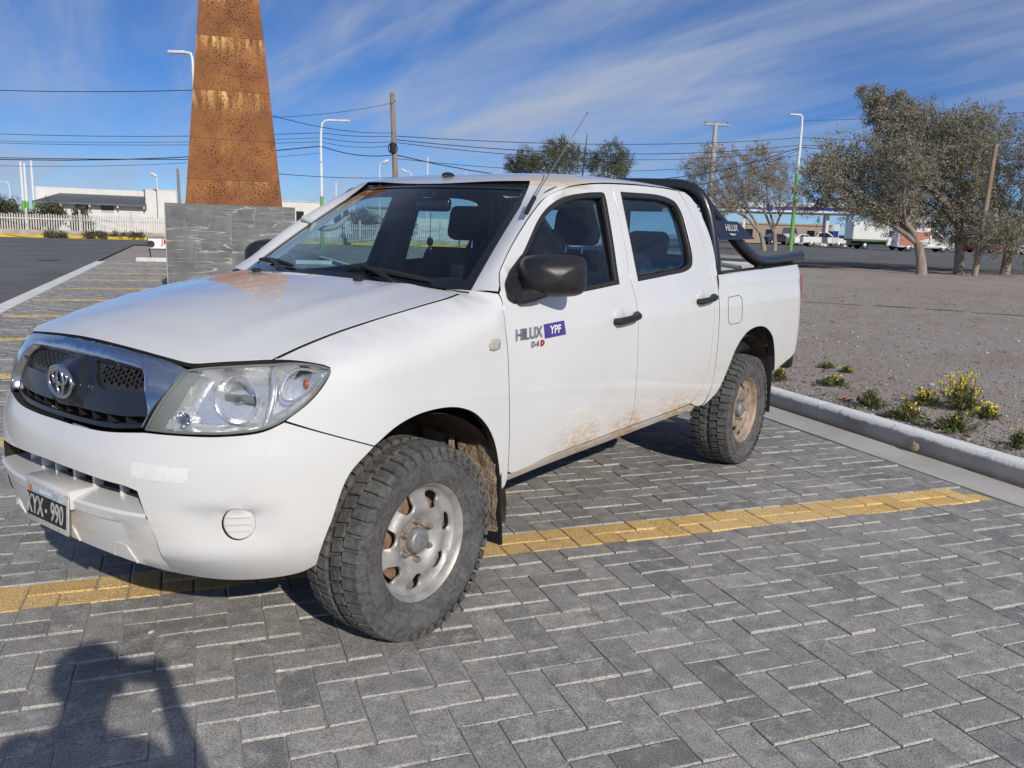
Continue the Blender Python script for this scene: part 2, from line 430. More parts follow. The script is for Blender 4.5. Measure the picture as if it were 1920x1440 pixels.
# ------------------------------------------------------------------ pickup materials
def paint_material():
    m, n, l, p = nt('white_paint')
    p.inputs['Roughness'].default_value = .32; p.inputs['Coat Weight'].default_value = 1.0; p.inputs['Coat Roughness'].default_value = .035; p.inputs['Coat IOR'].default_value = 1.5
    g = n.new('ShaderNodeNewGeometry'); s = n.new('ShaderNodeSeparateXYZ'); l.new(g.outputs['Position'], s.inputs[0])
    x, z = s.outputs[0], s.outputs[2]
    big = tex(n, l, 'Noise', 2.2, 4, 'World'); fine = tex(n, l, 'Noise', 9, 6, 'World', stretch=(2.2, 1, 7)); spk = tex(n, l, 'Noise', 70, 3, 'World')
    low = maprange(n, l, nmath(n, l, 'ADD', z, nmath(n, l, 'MULTIPLY', nmath(n, l, 'SUBTRACT', big.outputs['Fac'], .5), .35)), .74, .47)
    mid = nmath(n, l, 'MULTIPLY', maprange(n, l, x, -.62, -1.15), maprange(n, l, x, -2.5, -1.9))
    amt = nmath(n, l, 'MULTIPLY', low, nmath(n, l, 'ADD', nmath(n, l, 'MULTIPLY', mid, 1.25), .28))
    st = maprange(n, l, fine.outputs['Fac'], .26, .76); st2 = maprange(n, l, big.outputs['Fac'], .38, .62)
    d = nmath(n, l, 'MULTIPLY', amt, nmath(n, l, 'MULTIPLY', nmath(n, l, 'ADD', st, .15), nmath(n, l, 'ADD', st2, .25)), clamp=True)
    sp = nmath(n, l, 'MULTIPLY', maprange(n, l, spk.outputs['Fac'], .70, .78), maprange(n, l, z, 1.0, .5, 0, .5))
    # the roof corner above the near screen pillar is bare, clear coat peeled to primer
    bare = nmath(n, l, 'MULTIPLY', maprange(n, l, x, -.99, -1.04), nmath(n, l, 'MULTIPLY', maprange(n, l, x, -1.36, -1.26), nmath(n, l, 'MULTIPLY', maprange(n, l, s.outputs[1], .40, .43), maprange(n, l, big.outputs['Fac'], .40, .44))))
    bare = nmath(n, l, 'MULTIPLY', bare, maprange(n, l, z, 1.65, 1.66))
    c0 = ramp(n, l, big.outputs['Fac'], [(.3, (.665, .67, .665)), (.7, (.715, .72, .715))])
    c1 = mixrgb(n, l, d, c0, (.46, .33, .20)); c2 = mixrgb(n, l, sp, c1, (.35, .27, .19)); c3 = mixrgb(n, l, nmath(n, l, 'MULTIPLY', bare, .75), c2, (.55, .45, .33))
    l.new(c3, p.inputs['Base Color'])
    r = nmath(n, l, 'ADD', nmath(n, l, 'MULTIPLY', d, .4), .3, clamp=True); l.new(r, p.inputs['Roughness'])
    cw = nmath(n, l, 'SUBTRACT', 1.0, nmath(n, l, 'ADD', d, bare, clamp=True), clamp=True); l.new(cw, p.inputs['Coat Weight'])
    cr = nmath(n, l, 'ADD', nmath(n, l, 'MULTIPLY', tex(n, l, 'Noise', 3.1, 5, 'World').outputs['Fac'], .09), .0); l.new(cr, p.inputs['Coat Roughness'])
paint_material()
mat('black_plastic', (.018, .018, .019), .42, var=.25, vscale=14, bscale=180, bstr=.12, bdist=.001)
mat('mesh_plastic', (.030, .030, .032), .38, var=.2); mat('gloss_black', (.010, .012, .016), .16, coat=.6, var=.2)
mat('satin_black', (.014, .016, .022), .30, coat=.4, var=.2)
mat('seam_dark', (.02, .019, .018), .9); mat('seal_rubber', (.02, .02, .02), .6)
mat('dark_underside', (.018, .016, .014), .85, var=.4)
mat('chrome', (.66, .67, .69), .13, 1.0, var=.06, vscale=9)
mat('lamp_chrome', (.88, .88, .88), .17, .78, var=.04, bscale=24, bstr=.5, bdist=.008)
mat('plastic_grey', (.15, .17, .165), .55, var=.1, bscale=120, bstr=.1, bdist=.001)
mat('trim_dark', (.022, .024, .028), .7, var=.2, bscale=100, bstr=.15, bdist=.001)
mat('seat_cloth', (.030, .034, .046), .9, var=.2, vscale=40, bscale=300, bstr=.3, bdist=.001)
mat('headliner', (.42, .45, .43), .9, var=.06)
mat('mud', (.20, .145, .095), .95, col2=(.36, .28, .20), vscale=22, bscale=60, bstr=.9, bdist=.02)
mat('arch_lining', (.045, .034, .024), .9, col2=(.13, .09, .06), vscale=9, bscale=25, bstr=.5, bdist=.01)
mat('brake_rust', (.16, .085, .045), .8, col2=(.30, .20, .13), vscale=30)
mat('rim_silver', (.31, .30, .285), .50, .45, col2=(.52, .505, .48), vscale=16, bscale=90, bstr=.12, bdist=.002)
mat('rim_muddy', (.27, .195, .14), .6, .25, col2=(.44, .36, .28), vscale=18, bscale=70, bstr=.3, bdist=.003)
mat('badge_metal', (.45, .47, .50), .25, .9)
mat('badge_red', (.45, .02, .02), .35, .3)
mat('sticker_purple', (.075, .045, .27), .45, var=.06)
mat('sticker_white', (.78, .78, .78), .5, var=.03)
mat('tape_white', (.74, .74, .74), .55, var=.05, vscale=60, bscale=90, bstr=.3, bdist=.002)
mat('plate_black', (.012, .012, .014), .4)
mat('plate_white', (.48, .48, .46), .5, var=.25, vscale=40)
mat('plate_blue', (.36, .48, .58), .45)
mat('orange_mark', (.55, .20, .04), .5)
mat('amber', (.34, .075, .02), .35, var=.45, vscale=90, coat=.3)
mat('marker_lens', (.45, .43, .38), .25, var=.2, vscale=80, coat=.5)
mat('mirror_glass', (.8, .82, .85), .03, 1.0, var=.01)
glass('windscreen_glass', (.70, .83, .83)); glass('door_glass', (.50, .70, .80)); glass('lens_clear', (.97, .975, .975))
def rubber_material():
    m, n, l, p = nt('tyre_rubber'); p.inputs['Roughness'].default_value = .8
    a = tex(n, l, 'Noise', 9, 6); b = tex(n, l, 'Noise', 60, 4); c = tex(n, l, 'Noise', 220, 2)
    k = mixrgb(n, l, .5, a.outputs['Fac'], b.outputs['Fac'])
    l.new(ramp(n, l, k, [(.36, (.045, .045, .046)), (.62, (.135, .132, .127))]), p.inputs['Base Color'])
    bump(n, l, p, nmath(n, l, 'ADD', b.outputs['Fac'], nmath(n, l, 'MULTIPLY', c.outputs['Fac'], .5)), .35, .003)
rubber_material()

# ------------------------------------------------------------------ pickup
truck = tag(empty('pickup_truck'), 'white double cab pickup truck with black roll bar parked on the grey pavers', 'pickup truck')
def both(name, mb, m, parent=truck, smooth=35, label=None):
    a = mb.build(name, m, parent, smooth); pr = parent
    b = mb.mirror().build(name, m, parent, smooth)
    return a, b
# outlines on the flank, (x, z)
B_GAP = [(-1.475, .527), (-1.503, .62), (-1.499, .72), (-1.49, .95), (-1.486, 1.12), (-1.474, 1.195), (-1.466, 1.25), (-1.495, 1.40), (-1.514, 1.59), (-1.512, 1.695)]
F_TOP = [(-.430, 1.222), (-.522, 1.303), (-.641, 1.399), (-.856, 1.539), (-1.012, 1.620), (-1.129, 1.656), (-1.345, 1.684), (-1.512, 1.695)]
R_TOP = [(-1.512, 1.695), (-1.821, 1.705), (-2.13, 1.706), (-2.27, 1.700)]
F_FRONT = [(-.430, 1.222), (-.422, 1.111), (-.433, .996), (-.447, .82), (-.462, .683), (-.478, .515)]
R_REAR = [(-2.27, 1.700), (-2.36, 1.60), (-2.415, 1.45), (-2.43, 1.30), (-2.42, 1.12), (-2.40, .90), (-2.362, .655), (-2.29, .585), (-2.19, .535)]
F_ARCH = [(-.445, .440), (-.407, .564), (-.367, .66), (-.316, .73), (-.234, .795), (-.144, .829), (-.048, .842), (.075, .838), (.178, .813), (.267, .766)]
R_ARCH = [(-2.374, .491), (-2.50, .525), (-2.575, .56), (-2.681, .678), (-2.773, .79), (-2.918, .872), (-3.10, .900), (-3.277, .88), (-3.419, .808), (-3.484, .722), (-3.53, .63), (-3.552, .560)]
front_door_o = outline(F_FRONT, [(-.478, .515), (-.50, .503), (-.754, .517), (-1.475, .527)], B_GAP, list(reversed(F_TOP)))
rear_door_o = outline(list(reversed(B_GAP)), [(-1.475, .527), (-2.041, .530), (-2.19, .535)], list(reversed(R_REAR)), list(reversed(R_TOP)))
win_f = outline([(-.498, 1.186), (-.470, 1.20), (-.485, 1.24), (-.560, 1.285), (-.685, 1.357), (-.883, 1.511), (-1.004, 1.576), (-1.114, 1.615), (-1.27, 1.640), (-1.405, 1.650)], [(-1.405, 1.650), (-1.43, 1.642), (-1.433, 1.62)], [(-1.433, 1.62), (-1.397, 1.436), (-1.354, 1.226)], [(-1.354, 1.226), (-1.008, 1.204), (-.632, 1.190), (-.498, 1.186)], step=.018)
win_r = outline([(-1.589, 1.662), (-1.997, 1.667), (-2.13, 1.655), (-2.20, 1.635), (-2.243, 1.58), (-2.250, 1.464), (-2.238, 1.358), (-2.205, 1.303), (-2.126, 1.274), (-1.854, 1.252), (-1.535, 1.233)], [(-1.535, 1.233), (-1.56, 1.45), (-1.589, 1.662)], step=.018)
fd = both('front_door', panel(front_door_o, side_pt, [win_f]).seam(), 'white_paint')
rd = both('rear_door', panel(rear_door_o, side_pt, [win_r]).seam(), 'white_paint')
fender_o = outline([(x, hood_z(x, GAPY(x))) for x in (-.33, -.243, -.15, -.042, .1, .256, .35, .43, .512)], [(.512, 1.050), (.471, 1.049), (.426, 1.041), (.400, 1.030), (.411, 1.009), (.465, .943), (.543, .879)], [(.543, .879), (.452, .839), (.267, .766)], list(reversed(F_ARCH)), [(-.445, .440), (-.474, .455), (-.478, .515)], list(reversed(F_FRONT)), [(-.430, 1.222), (-.39, 1.230), (-.33, 1.232)], step=.018)
fen = both('front_fender', panel(fender_o, side_pt, thick=.03).seam(), 'white_paint')
sill_o = outline([(-.478, .512), (-.50, .500), (-.754, .514), (-1.475, .524), (-2.041, .527), (-2.19, .531)], [(-2.19, .531), (-2.29, .50), (-2.295, .487)], [(-2.295, .487), (-1.402, .472), (-.801, .464), (-.502, .450), (-.478, .455)])
def sill_pt(x, z): return (x, side_y(x, .53)-.004-(max(0, .53-z))**1.6*3.2, z)
both('sill', panel(sill_o, sill_pt, h=.025).seam(), 'white_paint')
quarter_o = outline(R_REAR, [(-2.19, .535), (-2.29, .503), (-2.37, .500)], [(-2.37, .500), (-2.44, .56), (-2.472, .64), (-2.478, .77), (-2.481, .96), (-2.484, 1.13), (-2.505, 1.25), (-2.54, 1.335), (-2.548, 1.432), (-2.532, 1.514), (-2.487, 1.605), (-2.42, 1.675), (-2.34, 1.7)], [(-2.34, 1.7), (-2.27, 1.700)])
both('cab_corner', panel(quarter_o, side_pt, thick=.05).seam(), 'white_paint')
bed_o = outline([(-2.492, 1.245), (-2.9, 1.254), (-3.297, 1.265), (-4.02, 1.285)], [(-4.02, 1.285), (-4.075, 1.272), (-4.088, 1.236), (-4.05, 1.123), (-4.017, .963), (-3.986, .80), (-3.935, .655), (-3.741, .598), (-3.552, .560)], list(reversed(R_ARCH)), [(-2.374, .491), (-2.44, .55), (-2.474, .64), (-2.482, .77), (-2.485, .96), (-2.488, 1.13), (-2.492, 1.245)])
def bed_pt(x, z):
    y = side_y(x, z); d = max(0, z-1.19); return (x, y+max(0, z-1.15)*.22-d*d*2.2, z)
bs = both('bed_side', panel(bed_o, bed_pt, thick=.045).seam(), 'white_paint')
# dark shell right behind the panels so that no gap shows daylight
def inner(ol, holes=()): return panel(ol, side_pt, holes, h=.06, thick=.002, gap=.004, off=-.026)
sh = MB()
for ol, hs_ in ((front_door_o, [win_f]), (rear_door_o, [win_r])):
    sh.merge(panel(ol, side_pt, [inset(q, -.012) for q in hs_], h=.06, thick=.004, gap=-.003, off=-.024, edge=.001))
sh.merge(panel(fender_o, side_pt, h=.06, thick=.004, gap=.03, off=-.034, edge=.001))
both('inner_shell', sh, 'dark_underside')
# hood
hood_front = [(.514, .683), (.560, .640), (.603, .593), (.640, .55), (.668, .510), (.688, .42), (.703, .30), (.713, .16), (.716, 0)]
gapc = [(x, GAPY(x)) for x in (-.335, -.243, -.15, -.042, .1, .256, .35, .43, .514)]
hood_rear = [(-.186, 0), (-.20, .2), (-.25, .43), (-.315, .62), (-.335, GAPY(-.335))]
half = outline(hood_rear, gapc, hood_front)
neg = lambda L: [(x, -y) for x, y in L]
hood_o = outline(hood_rear, gapc, hood_front, list(reversed(neg(hood_front))), list(reversed(neg(gapc))), list(reversed(neg(hood_rear))))
def hood_surf(x, y):
    z = hood_z(x, y); e = max(0, abs(y)-.47)
    z += .006*math.exp(-((abs(y)-.50)/.05)**2)*min(1, max(0, (.62-x)/.3))   # pressed ridge
    return (x, y, z)
hood = panel(hood_o, hood_surf, h=.04, up=(0, 0, 1)).seam().build('hood', 'white_paint', truck, 35)
for s in (-1, 1):
    MB().bbox(-.206, -.176, s*.317-.018, s*.317+.018, hood_z(-.19, .317)-.004, hood_z(-.19, .317)+.016, .007).build('washer_nozzle', 'black_plastic', hood)
# roof with its rails, down to the door gap
TOPL = Pchip([(-2.42, 1.675), (-2.34, 1.70), (-2.27, 1.704)]+[(x, z+.004) for x, z in R_TOP[:3]]+[(x, z+.004) for x, z in F_TOP[3:7]])
ROOFC = Pchip([(-2.52, 1.672), (-2.4, 1.715), (-2.2, 1.738), (-1.9, 1.750), (-1.6, 1.750), (-1.35, 1.738), (-1.15, 1.715), (-1.0, 1.684), (-.92, 1.660)])
XH = lambda y_: -.925-.125*(y_/.775)**2
def wind_edge_t(x): return min(1, max(0, (-.415-x)/.635))
def rail_pt(x, q):
    # q 0 at door gap, 1 at the crown centre line
    zd = TOPL(x); yd = side_y(x, zd); y = yd*(1-q); zc = ROOFC(x)
    return Vector((x, y, zd+(zc-zd)*max(0, 1-(y/yd)**3.4)**.62))
def roof_fn(u, v):
    a = v*2-1; s = 1 if a >= 0 else -1; q = 1-abs(a)
    q = q**1.7*.55+q*.45 if q < 1 else 1
    # header line runs forward at the middle
    y_ = 1-q; xh = XH(y_); xr = -2.50+.14*y_**4
    x = xh+(xr-xh)*u
    p = rail_pt(x, q); p.y *= s; return p
roof_mb = MB().grid(roof_fn, 36, 56)
def rail_flange(s):
    e = [roof_fn(i/36, 0 if s < 0 else 1) for i in range(37)]; k = len(roof_mb.v)
    roof_mb.v += [tuple(p) for p in e]+[(p.x, p.y-s*.035, p.z-.002) for p in e]; roof_mb.f += [(k+i, k+i+1, k+38+i, k+37+i) for i in range(36)]
rail_flange(1); rail_flange(-1)
roof = roof_mb.fixn().build('roof', 'white_paint', truck, 60)
if roof.data.polygons[len(roof.data.polygons)//2].normal.z < 0: roof.data.flip_normals()
# screen pillars from header to fender
FTZ = Pchip(F_TOP)
def pillar_fn(u, v):
    x = -.434+(-1.133+.434)*u; zd = FTZ(x)+.003
    D = Vector((x, side_y(x, zd)-.001, zd)); W_ = Vector(wind_pt(1.0, min(1, u)))
    if v < 0: return D+Vector((-.01, -.035, -.004))
    mid = (D+W_)/2+(Vector((.35, .75, .5)).normalized())*(.014+.012*u)
    p = D*(1-v)**2+mid*2*v*(1-v)+W_*v*v
    k = max(0, (u-.7)/.3); k = k*k*(3-2*k); y_ = 1-.225*v
    return p.lerp(rail_pt(XH(y_), 1-y_), k)
pm = MB().grid(lambda u, v: pillar_fn(u, -1 if v < .01 else (v-1/9)/(8/9)), 30, 9).fixn()
both('windscreen_pillar', pm, 'white_paint', smooth=60)
# windscreen
WT = lambda s: .914+.086*s*s
ws = MB().grid(lambda u, v: (lambda s: wind_pt(s, .012+(WT(s)-.02)*v))(-.985+1.97*u), 24, 14)
wg = ws.build('windscreen', 'windscreen_glass', truck, 180)
fr_ = MB()
def wborder(s0, s1, t0, t1, n=24):
    fr_.grid(lambda u, v: (lambda s: Vector(wind_pt(s, (t0+(t1-t0)*v)*WT(s)))+Vector((.35, 0, .9))*.0035)(s0+(s1-s0)*u), n if abs(s1-s0) > .5 else 4, n if abs(t1-t0) > .5 else 4)
wborder(-1.005, -.955, -.01, 1.0); wborder(.955, 1.005, -.01, 1.0); wborder(-1, 1, .955, 1.004); wborder(-1, 1, -.02, .075)
fr_.build('screen_border', 'gloss_black', wg, 180)
MB().grid(lambda u, v: Vector(wind_pt(-1+2*u, 0)).lerp(Vector((Pchip([(-.74, -.36), (-.43, -.25), (0, -.18), (.43, -.25), (.74, -.36)])(-.74+1.48*u), -.74+1.48*u, 1.225+.03*(1-(2*u-1)**2))), v)-Vector((0, 0, .012*math.sin(PI*v))), 24, 4).build('cowl', 'black_plastic', truck, 60)
# wipers
def on_glass(s, t_, h=.012):
    return Vector(wind_pt(s, t_))+Vector((.55, 0, .83))*h
for pv, b0, b1 in (((.60, -.02), (.16, .10), (.78, .035)), ((-.20, -.035), (-.30, .07), (-.92, .10))):
    p0 = on_glass(pv[0], pv[1], .03); mid_ = on_glass((b0[0]+b1[0])/2, (b0[1]+b1[1])/2, .03)
    if pv[0] > 0: mid_ = on_glass(.30, .095, .03)
    arm = MB().tube([p0, p0.lerp(mid_, .35)+Vector((0, 0, .012)), mid_], [.014, .011, .007], 6)
    arm.ball(tuple(p0), .022, .024, .016, 12, 8)
    wo_ = arm.build('wiper_arm', 'black_plastic', truck)
    MB().tube([on_glass(b0[0]+(b1[0]-b0[0])*i/8, b0[1]+(b1[1]-b0[1])*i/8+.012*math.sin(PI*i/8), .014) for i in range(9)], [.006, .010, .011, .012, .012, .012, .011, .010, .006], 6).build('wiper_blade', 'seal_rubber', wo_)
# ---- door furniture
def window_set(door, hole, gl, nm):
    for s, d in ((1, door[0]), (-1, door[1])):
        g = panel(hole, side_pt, h=.09, thick=.001, gap=-.012, off=-.021, edge=.001)
        t = panel(inset(hole, -.001), side_pt, [inset(hole, .021)], h=.05, thick=.014, gap=.0, off=-.004, edge=.003)
        if s < 0: g = g.mirror(); t = t.mirror()
        g.build('window_pane', gl, d, 60); t.build('window_seal', 'seal_rubber', d, 40)
window_set(fd, win_f, 'door_glass', 'front'); window_set(rd, win_r, 'door_glass', 'rear')
def handle(cx, cz, door):
    for s, d in ((1, door[0]), (-1, door[1])):
        y = side_y(cx, cz)
        cup = MB().ball((cx+.045, y-.004, cz+.012), .055, .006, .048, 20, 8)
        h = MB().tube([(cx+.098, y+.004, cz-.006), (cx+.085, y+.026, cz-.005), (cx+.03, y+.034, cz), (cx-.05, y+.034, cz+.006), (cx-.085, y+.028, cz+.010), (cx-.112, y+.008, cz+.014)], [.015, .018, .017, .017, .019, .017], 10)
        h.ball((cx-.098, y+.014, cz+.014), .022, .016, .018, 12, 8)
        if s < 0: h = h.mirror(); cup = cup.mirror()
        ho = h.build('door_handle', 'black_plastic', d); cup.build('handle_cup', 'white_paint', ho, 180)
handle(-1.352, 1.067, fd); handle(-2.275, 1.112, rd)
# sail and mirrors
sail = panel(outline([(-.497, 1.180), (-.462, 1.20), (-.482, 1.243), (-.560, 1.289), (-.685, 1.361)], [(-.685, 1.361), (-.625, 1.188)], [(-.625, 1.188), (-.497, 1.180)], step=.012), side_pt, h=.03, thick=.03, gap=.001, off=.006)
for i, s in enumerate((1, -1)):
    q = sail if s > 0 else sail.mirror(); q.build('mirror_sail', 'black_plastic', fd[i], 35)
    M_ = Matrix.Translation((-.672, s*.922, 1.285)) @ Matrix.Rotation(s*R(50), 4, 'Z')
    hs2 = MB(); 
    # shell: superellipse lofted from a rounded front to a flat mirror face
    def shell(u, v):
        a = 2*PI*u; e = 2/4.6; c, w = math.cos(a), math.sin(a)
        yy = math.copysign(abs(c)**e, c); zz_ = math.copysign(abs(w)**e, w)
        d = v; k = math.sin(min(1, d*1.25)*PI/2)**.42
        return M_ @ Vector((.075-.135*d, yy*.138*k*(1 if s*yy > 0 else .96), zz_*.084*k+.004*yy*s))
    hs2.grid(shell, 40, 14)
    mo = hs2.fixn().build('side_mirror', 'black_plastic', truck, 60)
    MB().grid(lambda u, v: M_ @ Vector((-.057, (u*2-1)*.122*math.sqrt(max(0, 1-(v*2-1)**6)), (v*2-1)*.076)), 12, 8).build('mirror_face', 'mirror_glass', mo, 180)
    MB().tube([(-.525, s*.825, 1.205), (-.535, s*.86, 1.205), (-.585, s*.88, 1.212), (-.63, s*.90, 1.225)], [.034, .032, .028, .024], 10).build('mirror_arm', 'black_plastic', mo)
# ---- badges and stickers on the near front door
def on_side(cx, cz, rot=0., off=.004, shear=0., sx_=1., par=fd[0]):
    c, s = math.cos(rot), math.sin(rot)
    def f(a, b, h):
        a2 = a*sx_+shear*b; x = cx-(a2*c-b*s); z = cz+a2*s+b*c
        return (x, side_y(x, z)+off+h, z)
    return f
map_mb(text_mesh('HILUX', .062, .0025, .0004), on_side(-.570, 1.061, R(.5), .005, .1, 1.02)).build('model_badge', 'badge_metal', fd[0], 30)
map_mb(text_mesh('D-4', .033, .002, .0003), on_side(-.609, 1.0165, 0, .005, .1, 1.0)).build('engine_badge', 'badge_metal', fd[0], 30)
map_mb(text_mesh('D', .033, .002, .0006), on_side(-.661, 1.0165, 0, .005, .1, 1.0)).build('engine_badge_letter', 'badge_red', fd[0], 30)
st = panel([Vector(p) for p in ((-.684, 1.032), (-.681, 1.089), (-.832, 1.095), (-.842, 1.037))], side_pt, h=.03, thick=.0005, gap=0, off=.002, edge=.0005).build('company_sticker', 'sticker_purple', fd[0])
map_mb(text_mesh('YPF', .046, 0, .0012), on_side(-.762, 1.063, R(0), .0038, .12, 1.12)).build('sticker_lettering', 'sticker_white', st)
def strip_marks(x0, x1, z0, z1, seed, par):
    rnd = random.Random(seed); m = MB()
    for i in range(14):
        a = x0+(x1-x0)*rnd.random(); z = (z0 if i % 2 else z1)+rnd.uniform(-.006, .006); w = rnd.uniform(.015, .06); h = rnd.uniform(.0012, .003)
        pts = [Vector(q) for q in ((a, z), (a-w, z+rnd.uniform(-.002, .004)), (a-w, z+h), (a, z+h))]
        m.merge(panel(pts, side_pt, h=.05, thick=.0003, gap=0, off=.0016, edge=.0003))
    tag(m.build('glue_residue', 'tape_white', par), kind='stuff')
strip_marks(-.80, -1.28, .625, .69, 1, fd[0]); strip_marks(-1.72, -2.15, .70, .765, 2, rd[0])
# side marker and fuel flap
for i, s in enumerate((1, -1)):
    q = panel(outline([(-.318, 1.055), (-.345, 1.058), (-.371, 1.054)], [(-.371, 1.054), (-.374, 1.038), (-.371, 1.023)], [(-.371, 1.023), (-.345, 1.02), (-.319, 1.024)], [(-.319, 1.024), (-.315, 1.04), (-.318, 1.055)], step=.008), side_pt, h=.02, thick=.012, gap=0, off=.008, edge=.004)
    (q if s > 0 else q.mirror()).build('side_marker', 'marker_lens', fen[i], 60)
ff = outline([(-2.625, 1.11), (-2.72, 1.113), (-2.80, 1.111), (-2.83, 1.09), (-2.832, 1.03), (-2.828, .975), (-2.80, .952), (-2.72, .949), (-2.64, .953), (-2.615, .978), (-2.612, 1.03), (-2.614, 1.09), (-2.625, 1.11)], step=.015)
rim_ = MB()
fp = [Vector(bed_pt(p.x, p.y))+Vector((0, .0012, 0)) for p in ff]; rim_.tube(fp, .0022, 5, closed=True)
rim_.build('fuel_flap_line', 'plastic_grey', bs[0])
# ---- nose: bumper, valance, grille, lamps
fogu, fogz = .713, .566
def sst(v): v = min(1, max(0, v)); return v*v*(3-2*v)
def bump_pt(u, z):
    x, y, _ = front_pt(u, z); au = abs(u)
    d = .026*sst((.628-z)/.028)*sst((z-.455)/.10)*sst((au-.50)/.15)*sst((.86-au)/.12)
    f = u/.8; return (x-d*math.cos(f)*.9, y-d*math.sin(f)*.5, z)
b_top = [(0, .811), (.15, .811), (.299, .815), (.447, .830)]
b_lamp = [(.447, .830), (.557, .832), (.682, .836), (.786, .850), (.842, .877)]
b_seam = [(.842, .877), (.935, .839), (1.107, .766)]
b_arch = [(1.107, .766), (1.023, .689), (.971, .547), (.943, .455), (.937, .392)]
b_bot = [(.937, .392), (.90, .368), (.792, .352), (.656, .346), (.50, .355)]
b_ins = [(.50, .355), (.492, .486), (.472, .554), (.454, .60), (.436, .655)]
b_slit = [(.436, .655), (.40, .664), (.325, .669), (.201, .676), (0, .681)]
mm = lambda L: [(-u, z) for u, z in reversed(L)]
bump_o = outline(b_top, b_lamp, b_seam, b_arch, b_bot, b_ins, b_slit, mm(b_slit), mm(b_ins), mm(b_bot), mm(b_arch), mm(b_seam), mm(b_lamp), mm(b_top), step=.018)
def circ(cu, cz, ru, rz, n=28): return [Vector((cu+ru*math.cos(2*PI*i/n), cz+rz*math.sin(2*PI*i/n))) for i in range(n)]
bumper = panel(bump_o, bump_pt, [circ(fogu, fogz, .046, .053), circ(-fogu, fogz, .046, .053)], h=.026, thick=.03).seam().build('front_bumper', 'white_paint', truck, 40)
for s in (1, -1):
    fc = panel(circ(s*fogu, fogz, .0412, .0478), lambda u, z: (lambda p: (p[0]-.004, p[1], p[2]))(bump_pt(u, z)), h=.016, thick=.02, gap=0, edge=.003).seam().build('fog_lamp_cover', 'white_paint', bumper, 40)
    bk = MB()
    for dz in (-.022, 0, .022):
        w = .034*math.sqrt(1-(dz/.05)**2); pts = []
        for i in range(8):
            u = s*fogu-w+2*w*i/7; p = Vector(bump_pt(u, fogz+dz)); pts.append(p+Vector((.0, .0015*s, 0)))
        bk.tube(pts, .0035, 6)
    bk.build('cover_slat', 'white_paint', fc)
    panel(circ(s*fogu, fogz, .052, .058), lambda u, z: (lambda p: (p[0]-.022, p[1]-.012*s, p[2]))(bump_pt(u, z)), h=.03, thick=.001, gap=0).build('fog_lamp_recess', 'dark_underside', bumper)
tape_o = [Vector(p) for p in ((.417, .741), (.50, .742), (.598, .739), (.588, .722), (.592, .712), (.579, .695), (.5, .696), (.419, .697))]
panel(tape_o, bump_pt, h=.03, thick=.0004, gap=0, off=.0018, edge=.0004).build('torn_tape', 'tape_white', bumper)
# centre valance: profile swept across the nose
prof = [(-.14, .606), (-.10, .604), (-.055, .600), (.002, .588), (.009, .580), (.006, .552), (-.002, .545), (-.012, .46), (-.022, .425), (-.07, .405)]
def val_pt(k, j):
    d, z = prof[j]; lim = .497-.06*sst((z-.50)/.16); u = lim*k
    x, y, _ = front_pt(u, max(.47, min(z, .60))); f = u/.8
    q = Vector((x+d*math.cos(f), y+d*math.sin(f)*.8, z-.05*(abs(k)**4)*sst((.52-z)/.08)))
    if j >= 5:
        w_ = abs(k)**5; s_ = Vector(front_pt(u, q.z)); q = q.lerp(s_+Vector((-.004, 0, 0)), w_)
    return q
vm = MB(); NK = 48
vv = [val_pt(-1+2*i/NK, j) for i in range(NK+1) for j in range(len(prof))]; L_ = len(prof)
vm.add(vv, [(i*L_+j, (i+1)*L_+j, (i+1)*L_+j+1, i*L_+j+1) for i in range(NK) for j in range(L_-1)])
val = vm.build('bumper_valance', 'white_paint', truck, 28)
if val.data.polygons[NK//2*(L_-1)+6].normal.x < 0: val.data.flip_normals()
for k0, k1 in ((.62, .80), (-.80, -.62), (-.30, .26)):
    pts = [val_pt(k0, 8)+Vector((.001, 0, .002)), val_pt(k0+.02, 7)+Vector((.001, 0, 0))]+[val_pt(k0+.05+(k1-k0-.10)*i/6, 7)+Vector((.001, 0, .022)) for i in range(7)]+[val_pt(k1-.02, 7)+Vector((.001, 0, 0)), val_pt(k1, 8)+Vector((.001, 0, .002))]
    MB().tube(pts, .0042, 6).build('valance_rib', 'white_paint', val, 60)
MB().grid(lambda u, v: (lambda p: (p[0]-.10, p[1]*.97, p[2]))(front_pt(-.46+.92*u, .57+.13*v)), 24, 3).build('intake_back', 'dark_underside', val)
for u in (-.34, -.21, -.09, .045, .17, .31):
    x, y, _ = front_pt(u, .65); f = u/.8
    M_ = Matrix.Translation((x-.075, y-.06*math.sin(f), .642)) @ Matrix.Rotation(f, 4, 'Z')
    MB().bbox(-.03, .012, -.0055, .0055, -.045, .042, .002, 1, M_).build('intake_rib', 'white_paint', val)
MB().bbox(.79, .893, -.135, .165, .545, .612, .012, 2).build('plate_bracket', 'white_paint', val)
